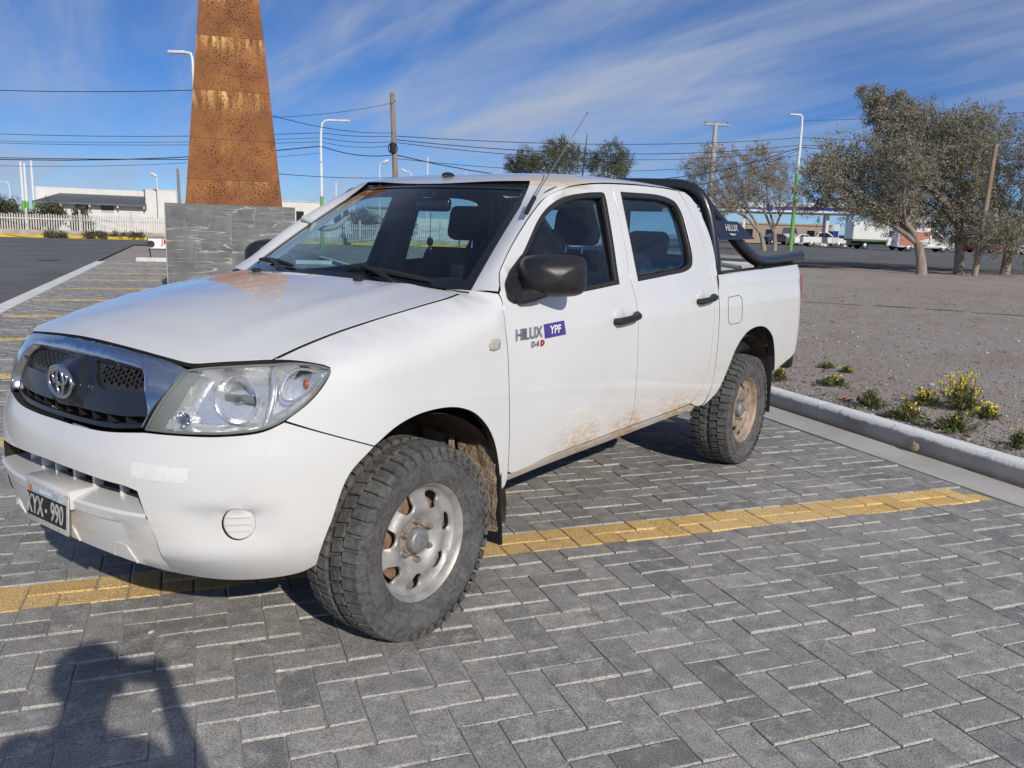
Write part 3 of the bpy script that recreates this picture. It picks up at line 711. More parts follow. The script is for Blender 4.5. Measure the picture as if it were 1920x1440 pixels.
# number plate
pl = empty('number_plate', parent=truck)
PM = Matrix.Translation((.902, .036, .533)) @ Matrix.Rotation(R(-4), 4, 'Y') @ Matrix.Scale(.94, 4)
def on_plate(y0, z0, h=0.): return lambda a, b, c: PM @ Vector((h+c, y0+a, z0+b))
MB().bbox(-.003, .003, -.147, .147, -.068, .068, .0025, 2, PM).build('plate_frame', 'plate_white', pl)
MB().bbox(.001, .0042, -.136, .136, -.048, .036, .001, 1, PM).build('plate_field', 'plate_black', pl)
MB().bbox(.001, .0042, -.10, .085, .040, .061, .001, 1, PM).build('plate_band', 'plate_blue', pl)
def wide(m, k, kz=1): m.v = [(x*k, y*kz, z) for x, y, z in m.v]; return m
for s_, y_ in (('KYX', -.078), ('990', .076)):
    map_mb(wide(text_mesh(s_, .082, .0004, .0012), .72, 1.12), on_plate(y_, -.008, .0050)).build('plate_letters', 'plate_white', pl, 30)
map_mb(wide(text_mesh('ARGENTINA', .017, .0002), .9), on_plate(-.005, .0505, .0048)).build('plate_country', 'sticker_white', pl, 30)
MB().lathe([(0, .0042), (.007, .0042), (.007, 0)], 12, 'x', PM @ Matrix.Translation((0.001, .0, -.012))).build('plate_seal', 'plate_white', pl)
MB().lathe([(0, .005), (.012, .005), (.012, 0)], 14, 'x', PM @ Matrix.Translation((0, -.112, .051))).build('plate_emblem', 'orange_mark', pl)
# chrome grille surround
g_out = [(0, 1.060), (.2, 1.057), (.40, 1.046), (.50, 1.037), (.575, 1.022)]
g_lamp = [(.575, 1.022), (.542, .981), (.470, .89), (.440, .835)]
g_in = [(.440, .835), (.458, .885), (.437, .95), (.425, .985), (.405, 1.004), (.37, 1.011), (.2, 1.018), (0, 1.020)]
gs_o = outline(g_out, g_lamp, g_in, mm(g_in), mm(g_lamp), mm(g_out), step=.016)
def chrome_pt(u, z):
    x, y, zz_ = front_pt(u, z); return (x+.006, y, zz_)
grille = panel(gs_o, chrome_pt, h=.022, thick=.035, edge=.004, gap=.003).build('grille_surround', 'chrome', truck, 45)
def in_l(d): return lambda u, z: (lambda p, f: (p[0]-d*math.cos(f), p[1]-d*math.sin(f), p[2]))(front_pt(u, z), u/.8)
field = outline([(0, 1.019), (.2, 1.017), (.37, 1.010), (.404, 1.003), (.424, .985), (.436, .95), (.457, .885), (.447, .838)], [(.447, .838), (.299, .820), (.15, .816), (0, .815)], mm([(.447, .838), (.299, .820), (.15, .816), (0, .815)]), mm([(0, 1.019), (.2, 1.017), (.37, 1.010), (.404, 1.003), (.424, .985), (.436, .95), (.457, .885), (.447, .838)]), step=.016)
hexz = outline([(.105, 1.003), (.25, 1.003), (.385, .997), (.415, .98), (.425, .955), (.405, .935), (.30, .931), (.195, .934), (.165, .955), (.14, .985), (.105, 1.003)], step=.014)
slot = outline([(0, .857), (.2, .858), (.35, .862), (.445, .872)], [(.445, .872), (.438, .846)], [(.438, .846), (.30, .834), (.15, .830), (0, .829)], mm([(.438, .846), (.30, .834), (.15, .830), (0, .829)]), mm([(.445, .872), (.438, .846)]), mm([(0, .857), (.2, .858), (.35, .862), (.445, .872)]), step=.018)
hexm = [Vector((-p.x, p.y)) for p in reversed(hexz)]
def dome(u, z):
    p = Vector(in_l(.018)(u, z)); r = math.hypot(u*.95, (z-.925)*1.35); p.x += .022*sst((.125-r)/.06); return p
gb = panel(field, dome, [hexz, hexm, slot], h=.02, thick=.02, gap=.001).build('grille_panel', 'satin_black', grille, 40)
panel(field, in_l(.075), h=.06, thick=.001, gap=.0).build('grille_back', 'dark_underside', grille)
for s in (1, -1):
    cells = []; a = .0165; pol = hexz if s > 0 else hexm; pin = inset(pol, .004)
    for i in range(-2, 24):
        for j in range(-2, 12):
            cu = s*(.09+i*.0218); cz = .925+j*.0158+(.0079 if i % 2 else 0)
            hx = [Vector((cu+.0136*math.cos(PI/3*k), cz+.0080*math.sin(PI/3*k))) for k in range(6)]
            if all(inside(p, pin) for p in hx): cells.append(hx)
    panel(inset(pol, -.003), in_l(.030), cells, h=.06, thick=.005, gap=0, edge=.001).build('honeycomb_mesh', 'mesh_plastic', grille, 40)
sm_ = MB()
for k in (-.36, -.27, -.18, -.09, 0, .09, .18, .27, .36):
    p = Vector(in_l(.04)(k, .845)); sm_ = MB().box(p.x-.02, p.x+.012, p.y-.004, p.y+.004, .828, .862); sm_.build('slot_rib', 'black_plastic', grille)
# three-oval emblem on the dome
em = MB(); EC = Vector(dome(0, .93))+Vector((.006, 0, 0))
def oval(cy, cz, ry, rz, r, n=40): em.tube([EC+Vector((.006-.10*((cy+ry*math.cos(t))**2), cy+ry*math.cos(t), cz+rz*math.sin(t))) for t in (2*PI*i/n for i in range(n))], r, 8, closed=True)
oval(0, 0, .074, .050, .0075); oval(0, .017, .046, .025, .006); oval(0, -.001, .021, .044, .006)
em.build('front_emblem', 'chrome', grille, 60)
# headlamps: lens patch between bumper, hood and fender
def lamp_curves():
    bot = [Vector(front_pt(u, z)) for u, z in ((.452, .836), (.557, .838), (.682, .842), (.786, .856), (.838, .880))]+[Vector(side_pt(x, z)) for x, z in ((.467, .946), (.415, 1.007))]
    top = [Vector(front_pt(.575, 1.017))]+[Vector(hood_pt(x, y))-Vector((0, 0, .012)) for x, y in ((.640, .556), (.585, .618), (.525, .680))]+[Vector(side_pt(x, z)) for x, z in ((.472, 1.043), (.428, 1.036), (.404, 1.026))]
    return catmull(bot, .012), catmull(top, .012)
LB, LT = lamp_curves()
def along(c, s):
    d = [0]
    for i in range(1, len(c)): d.append(d[-1]+(c[i]-c[i-1]).length)
    t = s*d[-1]; i = min(len(c)-2, max(0, bisect.bisect_right(d, t)-1)); return c[i].lerp(c[i+1], (t-d[i])/max(1e-9, d[i+1]-d[i]))
LN = Vector((.66, .72, .22)).normalized()
def lamp_pt(s, t, d=0.):
    p = along(LB, s).lerp(along(LT, s), t); b = .020*math.sin(PI*t)*(1-s*.5)
    n_ = Vector((.85-.6*s, .35+.6*s, .25)).normalized(); return p+n_*(b-d)
for i, s in enumerate((1, -1)):
    def put(nm, mb, m, par, sm=60):
        mb = mb if s > 0 else mb.mirror(); return mb.build(nm, m, par, sm)
    lens = MB().grid(lambda u, v: lamp_pt(u, v, .004), 44, 18)
    hl = put('headlamp', lens, 'lens_clear', truck, 180)
    hl.name = 'headlamp'
    # housing: bowl behind the lens, closed to its rim
    def hous(u, v):
        e = min(1, 6*min(u, 1-u, v, 1-v)+.0); return lamp_pt(u, v, .010+.075*sst(e)*(1-.35*u))
    put('lamp_housing', MB().grid(hous, 40, 18), 'lamp_chrome', hl)
    rimp = [lamp_pt(k/30, .012, .002) for k in range(31)]+[lamp_pt(1, k/4, .002) for k in range(1, 4)]+[lamp_pt(1-k/30, .988, .002) for k in range(31)]+[lamp_pt(0, 1-k/8, .002) for k in range(1, 8)]
    put('lamp_seal', MB().tube(rimp, .0045, 6, closed=True), 'plastic_grey', hl)
    inn = MB().grid(lambda u, v: lamp_pt(.005+.085*u, .01+.98*v, .006+.02*u), 6, 14); put('lamp_edge_trim', inn, 'plastic_grey', hl)
    # main reflector bowl
    c = lamp_pt(.43, .52, .060); ax = Vector((.93, .34, .05)).normalized()
    Mq = Matrix.Translation(c) @ ax.to_track_quat('Z', 'Y').to_matrix().to_4x4()
    put('main_reflector', MB().lathe([(.0, -.030), (.02, -.028), (.045, -.012), (.062, .010), (.070, .030), (.073, .032), (.076, .024)], 40, 'z', Mq), 'lamp_chrome', hl, 40)
    put('bulb_shield', MB().lathe([(0, .022), (.010, .022), (.012, .016), (.012, -.03)], 16, 'z', Mq), 'chrome', hl)
    put('reflector_bar', MB().bbox(-.062, .062, -.012, .012, -.004, .004, .003, 1, Mq @ Matrix.Rotation(R(0), 4, 'Z')), 'plastic_grey', hl)
    # park light well
    c2 = lamp_pt(.15, .22, .050); M2 = Matrix.Translation(c2) @ ax.to_track_quat('Z', 'Y').to_matrix().to_4x4()
    put('park_lamp', MB().lathe([(0, -.012), (.014, -.008), (.022, .012), (.024, .014)], 20, 'z', M2), 'chrome', hl, 40)
    put('lamp_divider', MB().tube([lamp_pt(.60+.025*math.sin(PI*k/8), k/8*.96+.02, .022) for k in range(9)], .009, 8), 'lamp_chrome', hl)
    put('turn_rim', MB().tube([lamp_pt(.80+.145*math.cos(2*PI*k/24)+.01, .55+.33*math.sin(2*PI*k/24), .020) for k in range(24)], .005, 6, closed=True), 'lamp_chrome', hl)
    c3 = lamp_pt(.86, .45, .054)
    put('turn_bulb', MB().ball(tuple(c3), .008, .010, .016, 14, 8), 'amber', hl)
    fl = MB()
    for k in range(7): 
        fl.tube([lamp_pt(.095+.011*k, .05, .014), lamp_pt(.095+.011*k, .20-.01*k, .014)], .0035, 5)
    put('side_flutes', fl, 'lamp_chrome', hl)
# ---- wheels
RT = .362
def wheel_proto(rim_m):
    w = empty('wheel')
    t = MB()
    prof_ = [(.212, .096), (.216, .106), (.232, .113), (.262, .122), (.292, .1255), (.318, .122), (.333, .114), (.342, .100), (.346, .07), (.347, .0)]
    prof_ = prof_+[(r, -h) for r, h in reversed(prof_[:-1])]
    t.lathe(prof_, 80, 'y')
    nb = 46
    for i in range(nb):
        for row, (h0, h1, ph, tw) in enumerate(((.062, .118, 0, .0), (.012, .056, .5, .22), (-.056, -.012, 0, -.22), (-.118, -.062, .5, 0))):
            a0 = 2*PI*(i+ph)/nb; da = 2*PI/nb*.39
            v = []
            sh_ = abs(h0) > .1 or abs(h1) > .1
            for lev in (0, 1):
                k = 1-.10*lev
                for a, hh in ((-da, h0), (da, h0), (da, h1), (-da, h1)):
                    ang = a0+a*k+tw*(.5 if hh == h1 else -.5)*da*2
                    mid = (h0+h1)/2; hq = mid+(hh-mid)*k
                    edge = abs(hh) > .1
                    r = (.336 if edge else .343) if lev == 0 else (.349 if edge else .360)
                    if edge and lev == 0: hq = math.copysign(.122, hq)
                    if edge and lev == 1: hq = math.copysign(.1195, hq)
                    v.append((r*math.cos(ang), hq, r*math.sin(ang)))
            t.add(v, [(4, 5, 6, 7), (0, 1, 5, 4), (1, 2, 6, 5), (2, 3, 7, 6), (3, 0, 4, 7)])
            if sh_:
                s_ = 1 if h1 > .1 else -1; v = []   # shoulder lug running down the sidewall
                for r, hq, wd in ((.349, .1195, .86), (.330, .1235, .7), (.312, .126, .5)):
                    for sg in (-1, 1):
                        for dep in (0, -.012):
                            ang = a0+sg*da*wd; v.append((r*math.cos(ang), s_*(hq+dep+.002), r*math.sin(ang)))
                for q in range(2):
                    b = q*4; t.add([], []); k = len(t.v)
                k = len(t.v); t.v += v
                for q in range(2):
                    b = k+q*4; t.f += [(b, b+2, b+6, b+4), (b, b+4, b+5, b+1), (b+2, b+3, b+7, b+6)]
    t.v = [(x, y, max(z, -.3575)) for x, y, z in t.v]
    t.build('tyre', 'tyre_rubber', w, 38)
    sd = MB()    # raised sidewall rings
    for r_, h_ in ((.300, .1262), (.245, .1180)):
        sd.tube([(r_*math.cos(2*PI*k/64), h_, r_*math.sin(2*PI*k/64)) for k in range(64)], .0018, 5, closed=True)
    sd.build('sidewall_ring', 'tyre_rubber', w, 60)
    hp = Pchip([(0, .050), (.05, .052), (.078, .054), (.092, .066), (.118, .080), (.135, .080), (.160, .062), (.176, .058), (.190, .064), (.198, .072)])
    dsurf = lambda u, v: (u, hp(math.hypot(u, v)), v)
    holes = []
    for k in range(7):
        a = R(119+51.43*k); q = []
        for r_, da_ in ((.120, .09), (.123, -.11), (.148, -.215), (.174, -.225), (.183, -.13), (.183, .13), (.174, .225), (.148, .215), (.123, .11)):
            q.append((r_*math.cos(a+da_), r_*math.sin(a+da_)))
        q = q[1:]; holes.append([Vector((p.x, p.y)) for p in catmull([(x_, y_, 0) for x_, y_ in q], .008, closed=True)])
    disc = [Vector((.199*math.cos(2*PI*k/72), .199*math.sin(2*PI*k/72))) for k in range(72)]
    rm = panel(disc, dsurf, holes, h=.014, thick=.008, gap=0, up=(0, 1, 0), edge=.003)
    rm.lathe([(.197, .070), (.203, .088), (.209, .097), (.216, .104), (.222, .104), (.224, .098), (.215, .090), (.205, .06), (.195, -.09)], 72, 'y')
    ri = rm.build('rim', rim_m, w, 40)
    MB().lathe([(0, .088), (.036, .087), (.043, .083), (.046, .076), (.047, .048)], 32, 'y').build('hub_cap', 'hub_cap', w, 40)
    MB().lathe([(.053, .050), (.057, .058), (.062, .053)], 32, 'y').build('hub_ring', 'brake_rust', w, 40)
    for k in range(6):
        a = R(30+60*k); M_ = Matrix.Translation((.0715*math.cos(a), .052, .0715*math.sin(a)))
        MB().lathe([(.015, .0), (.0125, .006), (.0112, .008), (.0112, .022), (.009, .028), (0, .031)], 6, 'y', M_).build('wheel_nut', 'nut_steel', w, 25)
    MB().lathe([(0, .035), (.14, .035), (.16, .03), (.165, -.03), (.0, -.04)], 36, 'y').build('brake_drum', 'brake_rust', w, 40)
    return w
mat('nut_steel', (.34, .29, .24), .45, .6, var=.2); mat('hub_cap', (.26, .26, .26), .5, .4, var=.25, vscale=60)
wf = wheel_proto('rim_silver'); wr = wheel_proto('rim_muddy')
for o in (wf, wr): o.parent = truck
def place(w, x, y, rot, first):
    o = w if first else copy_tree(w, truck)
    o.location = (x, y, .3575); o.rotation_euler = (0, rot, 0 if y > 0 else PI); return o
HY = .752
place(wf, 0, HY, 0, True); place(wr, -3.085, HY, R(20), True)
place(wf, 0, -HY, R(70), False); place(wr, -3.085, -HY, R(140), False)
# wheel arch linings, mud flaps, underbody
for cx, a0, a1, rad in ((0, 30, 188, .525), (-3.085, 22, 176, .55)):
    def lin(u, v, s=1):
        a = R(a0+(a1-a0)*u); r_ = rad*(1-.10*(math.sin(a) > 0)*math.sin(a)); y = .835-.40*v
        return (cx+r_*math.cos(a)*.98, y*s, .36+r_*math.sin(a)*.97)
    L = MB().grid(lin, 36, 6); L.grid(lambda u, v: (cx+.42*(2*u-1), .44, .34+.46*v), 6, 4)
    both('arch_lining', L, 'arch_lining', smooth=60)
def flap(x, z0, z1, y0, y1, lean):
    m = MB(); m.bbox(-.006, .006, y0, y1, 0, z1-z0, .005, 2, Matrix.Translation((x, 0, z0)) @ Matrix.Rotation(lean, 4, 'Y')); return m
ff_ = both('mud_flap', flap(-.452, .215, .68, .62, .865, R(4)), 'black_plastic')
rf_ = both('mud_flap', flap(-3.545, .27, .72, .63, .862, R(3)), 'black_plastic')
md = MB(); rnd = random.Random(3)
def mudf(u, v):
    z = .27+.42*u; w = noise.noise(Vector((u*7, v*5, 1.3))); e = max(0, noise.noise(Vector((u*3, v*2, 9)))+.35)
    return (-.436+.03*u+.045*e*math.sin(PI*v)*math.sin(PI*u)+.012*w, .66+.19*v, z)
md.grid(mudf, 26, 14); both('mud_cake', md, 'mud', smooth=60)
md = MB(); md.grid(lambda u, v: (-.40+.02*u+.03*noise.noise(Vector((u*6, v*6, 4))), .50+.16*v+.02*noise.noise(Vector((u*6, 3, 4))), .42+.30*u), 14, 8); both('mud_cake', md, 'mud', smooth=60)
MB().bbox(-4.0, .42, -.42, .42, .38, .52, .03, 1).bbox(-3.9, .45, .36, .44, .42, .56, .01, 1).bbox(-3.9, .45, -.44, -.36, .42, .56, .01, 1).bbox(-2.45, -.50, -.80, .80, .485, .53, .01, 1).build('chassis', 'dark_underside', truck)
MB().tube([(-3.085, -.66, .355), (-3.085, .66, .355)], .045, 12).ball((-3.085, -.1, .355), .14, .16, .14).build('rear_axle', 'dark_underside', truck)
MB().tube([(0, -.66, .355), (0, .66, .355)], .035, 10).bbox(-.25, .3, -.3, .3, .26, .42, .05, 2).build('front_axle', 'dark_underside', truck)
# ---- bed, tailgate, cab back
bed = MB(); bed.box(-4.02, -2.52, -.72, .72, .70, .73); bed.box(-2.545, -2.52, -.76, .76, .70, 1.235); 
for s in (1, -1):
    bed.box(-4.02, -2.52, s*.735-.012, s*.735+.012, .72, 1.235)
bl = bed.build('bed_liner', 'black_plastic', truck)
for s in (1, -1):
    MB().grid(lambda u, v: (lambda x: (x, s*(bed_pt(x, 1.245+.036*u)[1]-.004-.105*v), 1.247+.034*u+(.006*math.sin(PI*min(1, v*1.4)))))(-2.50-1.55*u), 16, 5).build('bed_rail_cap', 'black_plastic', bl, 60)
MB().bbox(-4.092, -4.045, -.79, .79, .70, 1.275, .014, 3).build('tailgate', 'white_paint', truck)
MB().bbox(-4.17, -4.03, -.78, .78, .52, .66, .03, 2).bbox(-4.19, -4.10, .60, .80, .50, .64, .03, 2).build('rear_bumper', 'black_plastic', truck)
both('tail_lamp', MB().bbox(-4.09, -3.98, .79, .842, .86, 1.20, .012, 2), mat('lamp_red', (.35, .02, .02), .25, coat=.6))
rwo = outline([(-.60, 1.285), (.60, 1.285)], [(.60, 1.285), (.645, 1.31), (.60, 1.56), (.555, 1.60)], [(.555, 1.60), (-.555, 1.60)], [(-.555, 1.60), (-.60, 1.56), (-.645, 1.31), (-.60, 1.285)], step=.03)
def back_pt(y, z): return (-2.46-.07*math.sin(max(0, min(1, (z-.9)/.78))*PI)**1.0+.02*(abs(y)/.8)**4, y, z)
bo = outline([(-.84, .72), (.84, .72)], [(.84, .72), (.845, 1.2), (.79, 1.36), (.70, 1.60), (.64, 1.672)], [(.64, 1.672), (0, 1.695), (-.64, 1.672)], [(-.64, 1.672), (-.70, 1.60), (-.79, 1.36), (-.845, 1.2), (-.84, .72)], step=.04)
cbk = panel(bo, back_pt, [rwo], h=.09, thick=.03, gap=0, up=(-1, 0, 0)).build('cab_back', 'white_paint', truck)
panel(rwo, back_pt, h=.2, thick=.001, gap=-.01, off=-.012, up=(-1, 0, 0)).build('rear_window', 'door_glass', cbk)
rs = MB(); 
for y in (-.22, .22): rs.box(-2.525, -2.50, y-.02, y+.02, 1.28, 1.605)
rs.build('window_divider', 'seal_rubber', cbk)
# roll bar
rb = MB()
hoop = catmull([(-2.63, .775, 1.20), (-2.625, .765, 1.30), (-2.615, .70, 1.60), (-2.605, .645, 1.70), (-2.60, .56, 1.745), (-2.60, .40, 1.757), (-2.60, 0, 1.762), (-2.60, -.40, 1.757), (-2.60, -.56, 1.745), (-2.605, -.645, 1.70), (-2.615, -.70, 1.60), (-2.625, -.765, 1.30), (-2.63, -.775, 1.20)], .05)
rbar = MB().tube(hoop, .036, 14).build('roll_bar', 'satin_black', truck, 60)
for s in (1, -1):
    leg = catmull([(-2.60, s*.585, 1.738), (-2.68, s*.625, 1.675), (-2.76, s*.655, 1.61), (-2.997, s*.70, 1.473), (-3.19, s*.735, 1.365), (-3.33, s*.748, 1.318), (-3.50, s*.755, 1.305), (-4.20, s*.765, 1.335)], .05)
    lg = MB().tube(leg, .040, 14).build('bar_leg', 'satin_black', rbar, 60)
    MB().lathe([(0, .004), (.036, .004), (.041, 0), (.041, -.012)], 18, 'x', Matrix.Translation((-4.203, s*.765, 1.335)) @ Matrix.Rotation(PI, 4, 'Z')).build('tube_cap', 'plastic_grey', lg)
    pq = [(-2.635, s*.705, 1.545), (-2.94, s*.725, 1.545), (-3.19, s*.752, 1.442), (-2.66, s*.738, 1.432)]
    pm_ = MB(); off = Vector((0, s*.004, 0)); o2 = Vector((0, s*.035, .008))
    A = [Vector(p)+o2 for p in pq]; Bq = [p-Vector((0, s*.006, 0)) for p in A]
    pm_.add(A+Bq, [(0, 1, 2, 3), (7, 6, 5, 4)]+[(i, 4+i, 4+(i+1) % 4, (i+1) % 4) for i in range(4)])
    pp = pm_.fixn().build('name_plate', 'satin_black', rbar)
    if s > 0:
        U = (A[1]-A[0]).normalized(); Wd = (A[3]-A[0]); Wd = (Wd-U*Wd.dot(U)).normalized(); Nn = U.cross(Wd)
        if Nn.y < 0: Nn = -Nn
        cc = (A[0]+A[1]+A[2]+A[3])/4+Vector((.02, 0, .012))
        map_mb(wide(text_mesh('HILUX', .055, .0005, .0008), 1.05), lambda a, b, c: cc+U*a-Wd*b+Nn*(.003+c)).build('plate_lettering', 'plate_white', pp, 30)
        MB().add([cc+U*a-Wd*b+Nn*.003 for a, b in ((-.05, -.034), (.0, -.034), (.05, -.036), (.03, -.044), (-.02, -.044))], [(0, 1, 2, 3, 4)]).fixn().build('plate_arrow', 'plate_white', pp)
    for x in (-3.38, -4.0): MB().bbox(x-.03, x+.03, s*.755-.02, s*.755+.02, 1.255, 1.305, .006).build('bar_foot', 'black_plastic', rbar)
    MB().tube([(-2.64, s*.70, 1.31), (-3.30, s*.66, 1.26)], .014, 8).bbox(-2.9, -2.86, s*.68-.02, s*.68+.02, 1.27, 1.31, .006).build('bar_brace', 'plastic_grey', rbar)
# ---- aerials
an = MB().tube([(-.765, .705, 1.530), (-.850, .684, 1.598)], .010, 8).build('aerial_base', 'black_plastic', truck)
MB().tube([(-.84, .687, 1.59), (-1.38, .60, 2.008)], [.0028, .0018], 6).ball((-1.38, .60, 2.008), .005, .005, .005, 8, 6).build('aerial_rod', 'plastic_grey', an)
a2 = MB().lathe([(.02, 0), (.012, .03), (0, .035)], 12, 'z', Matrix.Translation((-2.30, .02, 1.725))).build('aerial_base', 'black_plastic', truck)
MB().tube([(-2.30, .02, 1.745), (-2.305, .02, 1.84), (-2.335, .02, 2.035)], [.006, .004, .0022], 6).build('aerial_rod', 'black_plastic', a2)
MB().ball((-1.09, 0, ROOFC(-1.09)+.006), .045, .022, .017, 16, 8).build('aerial_pod', 'gloss_black', truck)
# ---- cabin
cab = MB()
cab.bbox(-2.44, -.45, -.78, .78, .50, .56, .01, 1)
cab.build('cabin_floor', 'trim_dark', truck)
def dash(u, v):
    y = -.70+1.40*u; pr = [(-.40, 1.165), (-.52, 1.205), (-.66, 1.215), (-.78, 1.19), (-.83, 1.12), (-.83, .95), (-.78, .75)]
    i = min(len(pr)-2, int(v*(len(pr)-1))); t = v*(len(pr)-1)-i; x = pr[i][0]+(pr[i+1][0]-pr[i][0])*t; z = pr[i][1]+(pr[i+1][1]-pr[i][1])*t
    if .15 < y < .60: z += .05*math.sin(PI*(y-.15)/.45)*max(0, 1-abs(v-.45)*3)
    return (x, y, z)
MB().grid(dash, 28, 18).build('dashboard', 'trim_dark', truck, 50)
sw = MB(); Ms = Matrix.Translation((-.90, .37, 1.08)) @ Matrix.Rotation(R(-62), 4, 'Y')
sw.tube([Ms @ Vector((.185*math.cos(2*PI*k/40), .185*math.sin(2*PI*k/40), 0)) for k in range(40)], .014, 8, closed=True)
sw.ball(tuple(Ms @ Vector((0, 0, -.01))), .07, .07, .05); sw.tube([Ms @ Vector((-.18, 0, 0)), Ms @ Vector((.18, 0, 0))], .015, 6); sw.tube([Ms @ Vector((0, -.18, 0)), Ms @ Vector((0, 0, -.02))], .018, 6)
sw.build('steering_wheel', 'trim_dark', truck, 50)
def seat(name, x, y, w, head=True):
    s_ = empty(name, (x, y, .55), parent=truck)
    MB().bbox(-.25, .27, -w/2, w/2, .12, .32, .06, 3).build('seat_cushion', 'seat_cloth', s_, 60)
    MB().bbox(-.07, .07, -w/2, w/2, 0, .62, .06, 3, Matrix.Translation((-.27, 0, .20)) @ Matrix.Rotation(R(-16), 4, 'Y')).build('seat_back', 'seat_cloth', s_, 60)
    return s_
HM = lambda dx, dz: Matrix.Translation((dx, 0, dz)) @ Matrix.Rotation(R(-12), 4, 'Y')
for y in (.37, -.37):
    s_ = seat('front_seat', -1.22, y, .52)
    MB().bbox(-.05, .05, -.135, .135, 0, .20, .045, 3, HM(-.47, .84)).build('headrest', 'seat_cloth', s_, 60)
    MB().tube([(-.455, .05, .74), (-.47, .05, .86)], .006, 6).tube([(-.455, -.05, .74), (-.47, -.05, .86)], .006, 6).build('headrest_post', 'chrome', s_)
s_ = seat('rear_bench', -2.02, 0, 1.36)
for y in (.40, -.40): MB().bbox(-.05, .05, y-.13, y+.13, 0, .15, .045, 3, HM(-.43, .78)).build('headrest', 'seat_cloth', s_, 60)
# door linings, pillars and headliner
dl = panel(front_door_o, side_pt, [inset(win_f, -.02)], h=.09, thick=.004, gap=.03, off=-.070, edge=.001)
dl.merge(panel(rear_door_o, side_pt, [inset(win_r, -.02)], h=.09, thick=.004, gap=.03, off=-.070, edge=.001))
both('door_lining', dl, 'plastic_grey', smooth=60)
bp = MB().grid(lambda u, v: (-1.40-.20*v, side_y(-1.5, .55+1.12*u)-.065, .55+1.12*u), 14, 3); both('centre_pillar', bp, 'plastic_grey', smooth=60)
pl2 = MB().grid(lambda u, v: (lambda p: p+Vector((-.03, -.055, -.012)))(pillar_fn(u*.96+.02, .05+.95*v)), 20, 4); both('pillar_trim', pl2, 'headliner', smooth=60)
MB().grid(lambda u, v: (lambda p: Vector((p.x, p.y*.97, p.z-.028)))(roof_fn(.01+.97*u, .02+.96*v)), 16, 20).build('headliner', 'headliner', truck, 60)
MB().tube(catmull([(-.735, -.655, 1.485), (-.750, -.615, 1.470), (-.797, -.60, 1.438), (-.897, -.595, 1.447), (-.968, -.60, 1.492), (-.985, -.615, 1.53), (-.955, -.64, 1.548)], .02), .015, 8).build('grab_handle', 'headliner', truck, 60)
MB().bbox(-1.0, -.965, -.11, .11, 1.535, 1.60, .02, 3).tube([(-.985, 0, 1.60), (-.99, 0, 1.66)], .010, 6).build('inside_mirror', 'gloss_black', truck)
cm_ = MB().tube([(-.99, -.02, 1.54), (-.985, -.02, 1.41)], .0015, 5); cm_.ball((-.985, -.02, 1.39), .012, .02, .022, 10, 8); cm_.ball((-.985, -.02, 1.35), .008, .014, .02, 8, 6); cm_.build('hanging_ornament', 'gloss_black', truck)
MB().bbox(-.80, -.76, .30, .36, 1.20, 1.30, .008).tube([(-.78, .33, 1.17), (-.78, .33, 1.22)], .008, 6).build('phone_holder', 'black_plastic', truck)
# ------------------------------------------------------------------ the site: e runs along the stall lines, n along the kerb
TH = -0.5778405
EE = Vector((math.cos(TH), math.sin(TH), 0)); NN = Vector((-math.sin(TH), math.cos(TH), 0))
def EN(e, n, z=0.): return EE*e+NN*n+Vector((0, 0, z))
def ray(px, py): return CR*((px-960)/1565.6)+CD*((py-720)/1565.6)+CF
def at(px, py, dist):
    d = ray(px, py); return CAM+d*(dist/math.hypot(d.x, d.y))
def to_en(v): return (v.x*EE.x+v.y*EE.y, v.x*NN.x+v.y*NN.y)
RISE = Pchip([(0, .10), (18, .10), (24, .11), (34, .27), (42, .42), (72, .55), (110, .62), (400, .7)])
def terr(e, n):
    q = -e-4.66
    if q < 0: return -.07
    return RISE(min(q, 400))*min(1, max(.0, (n+46)/10)) if q < 16 else RISE(min(q, 400))
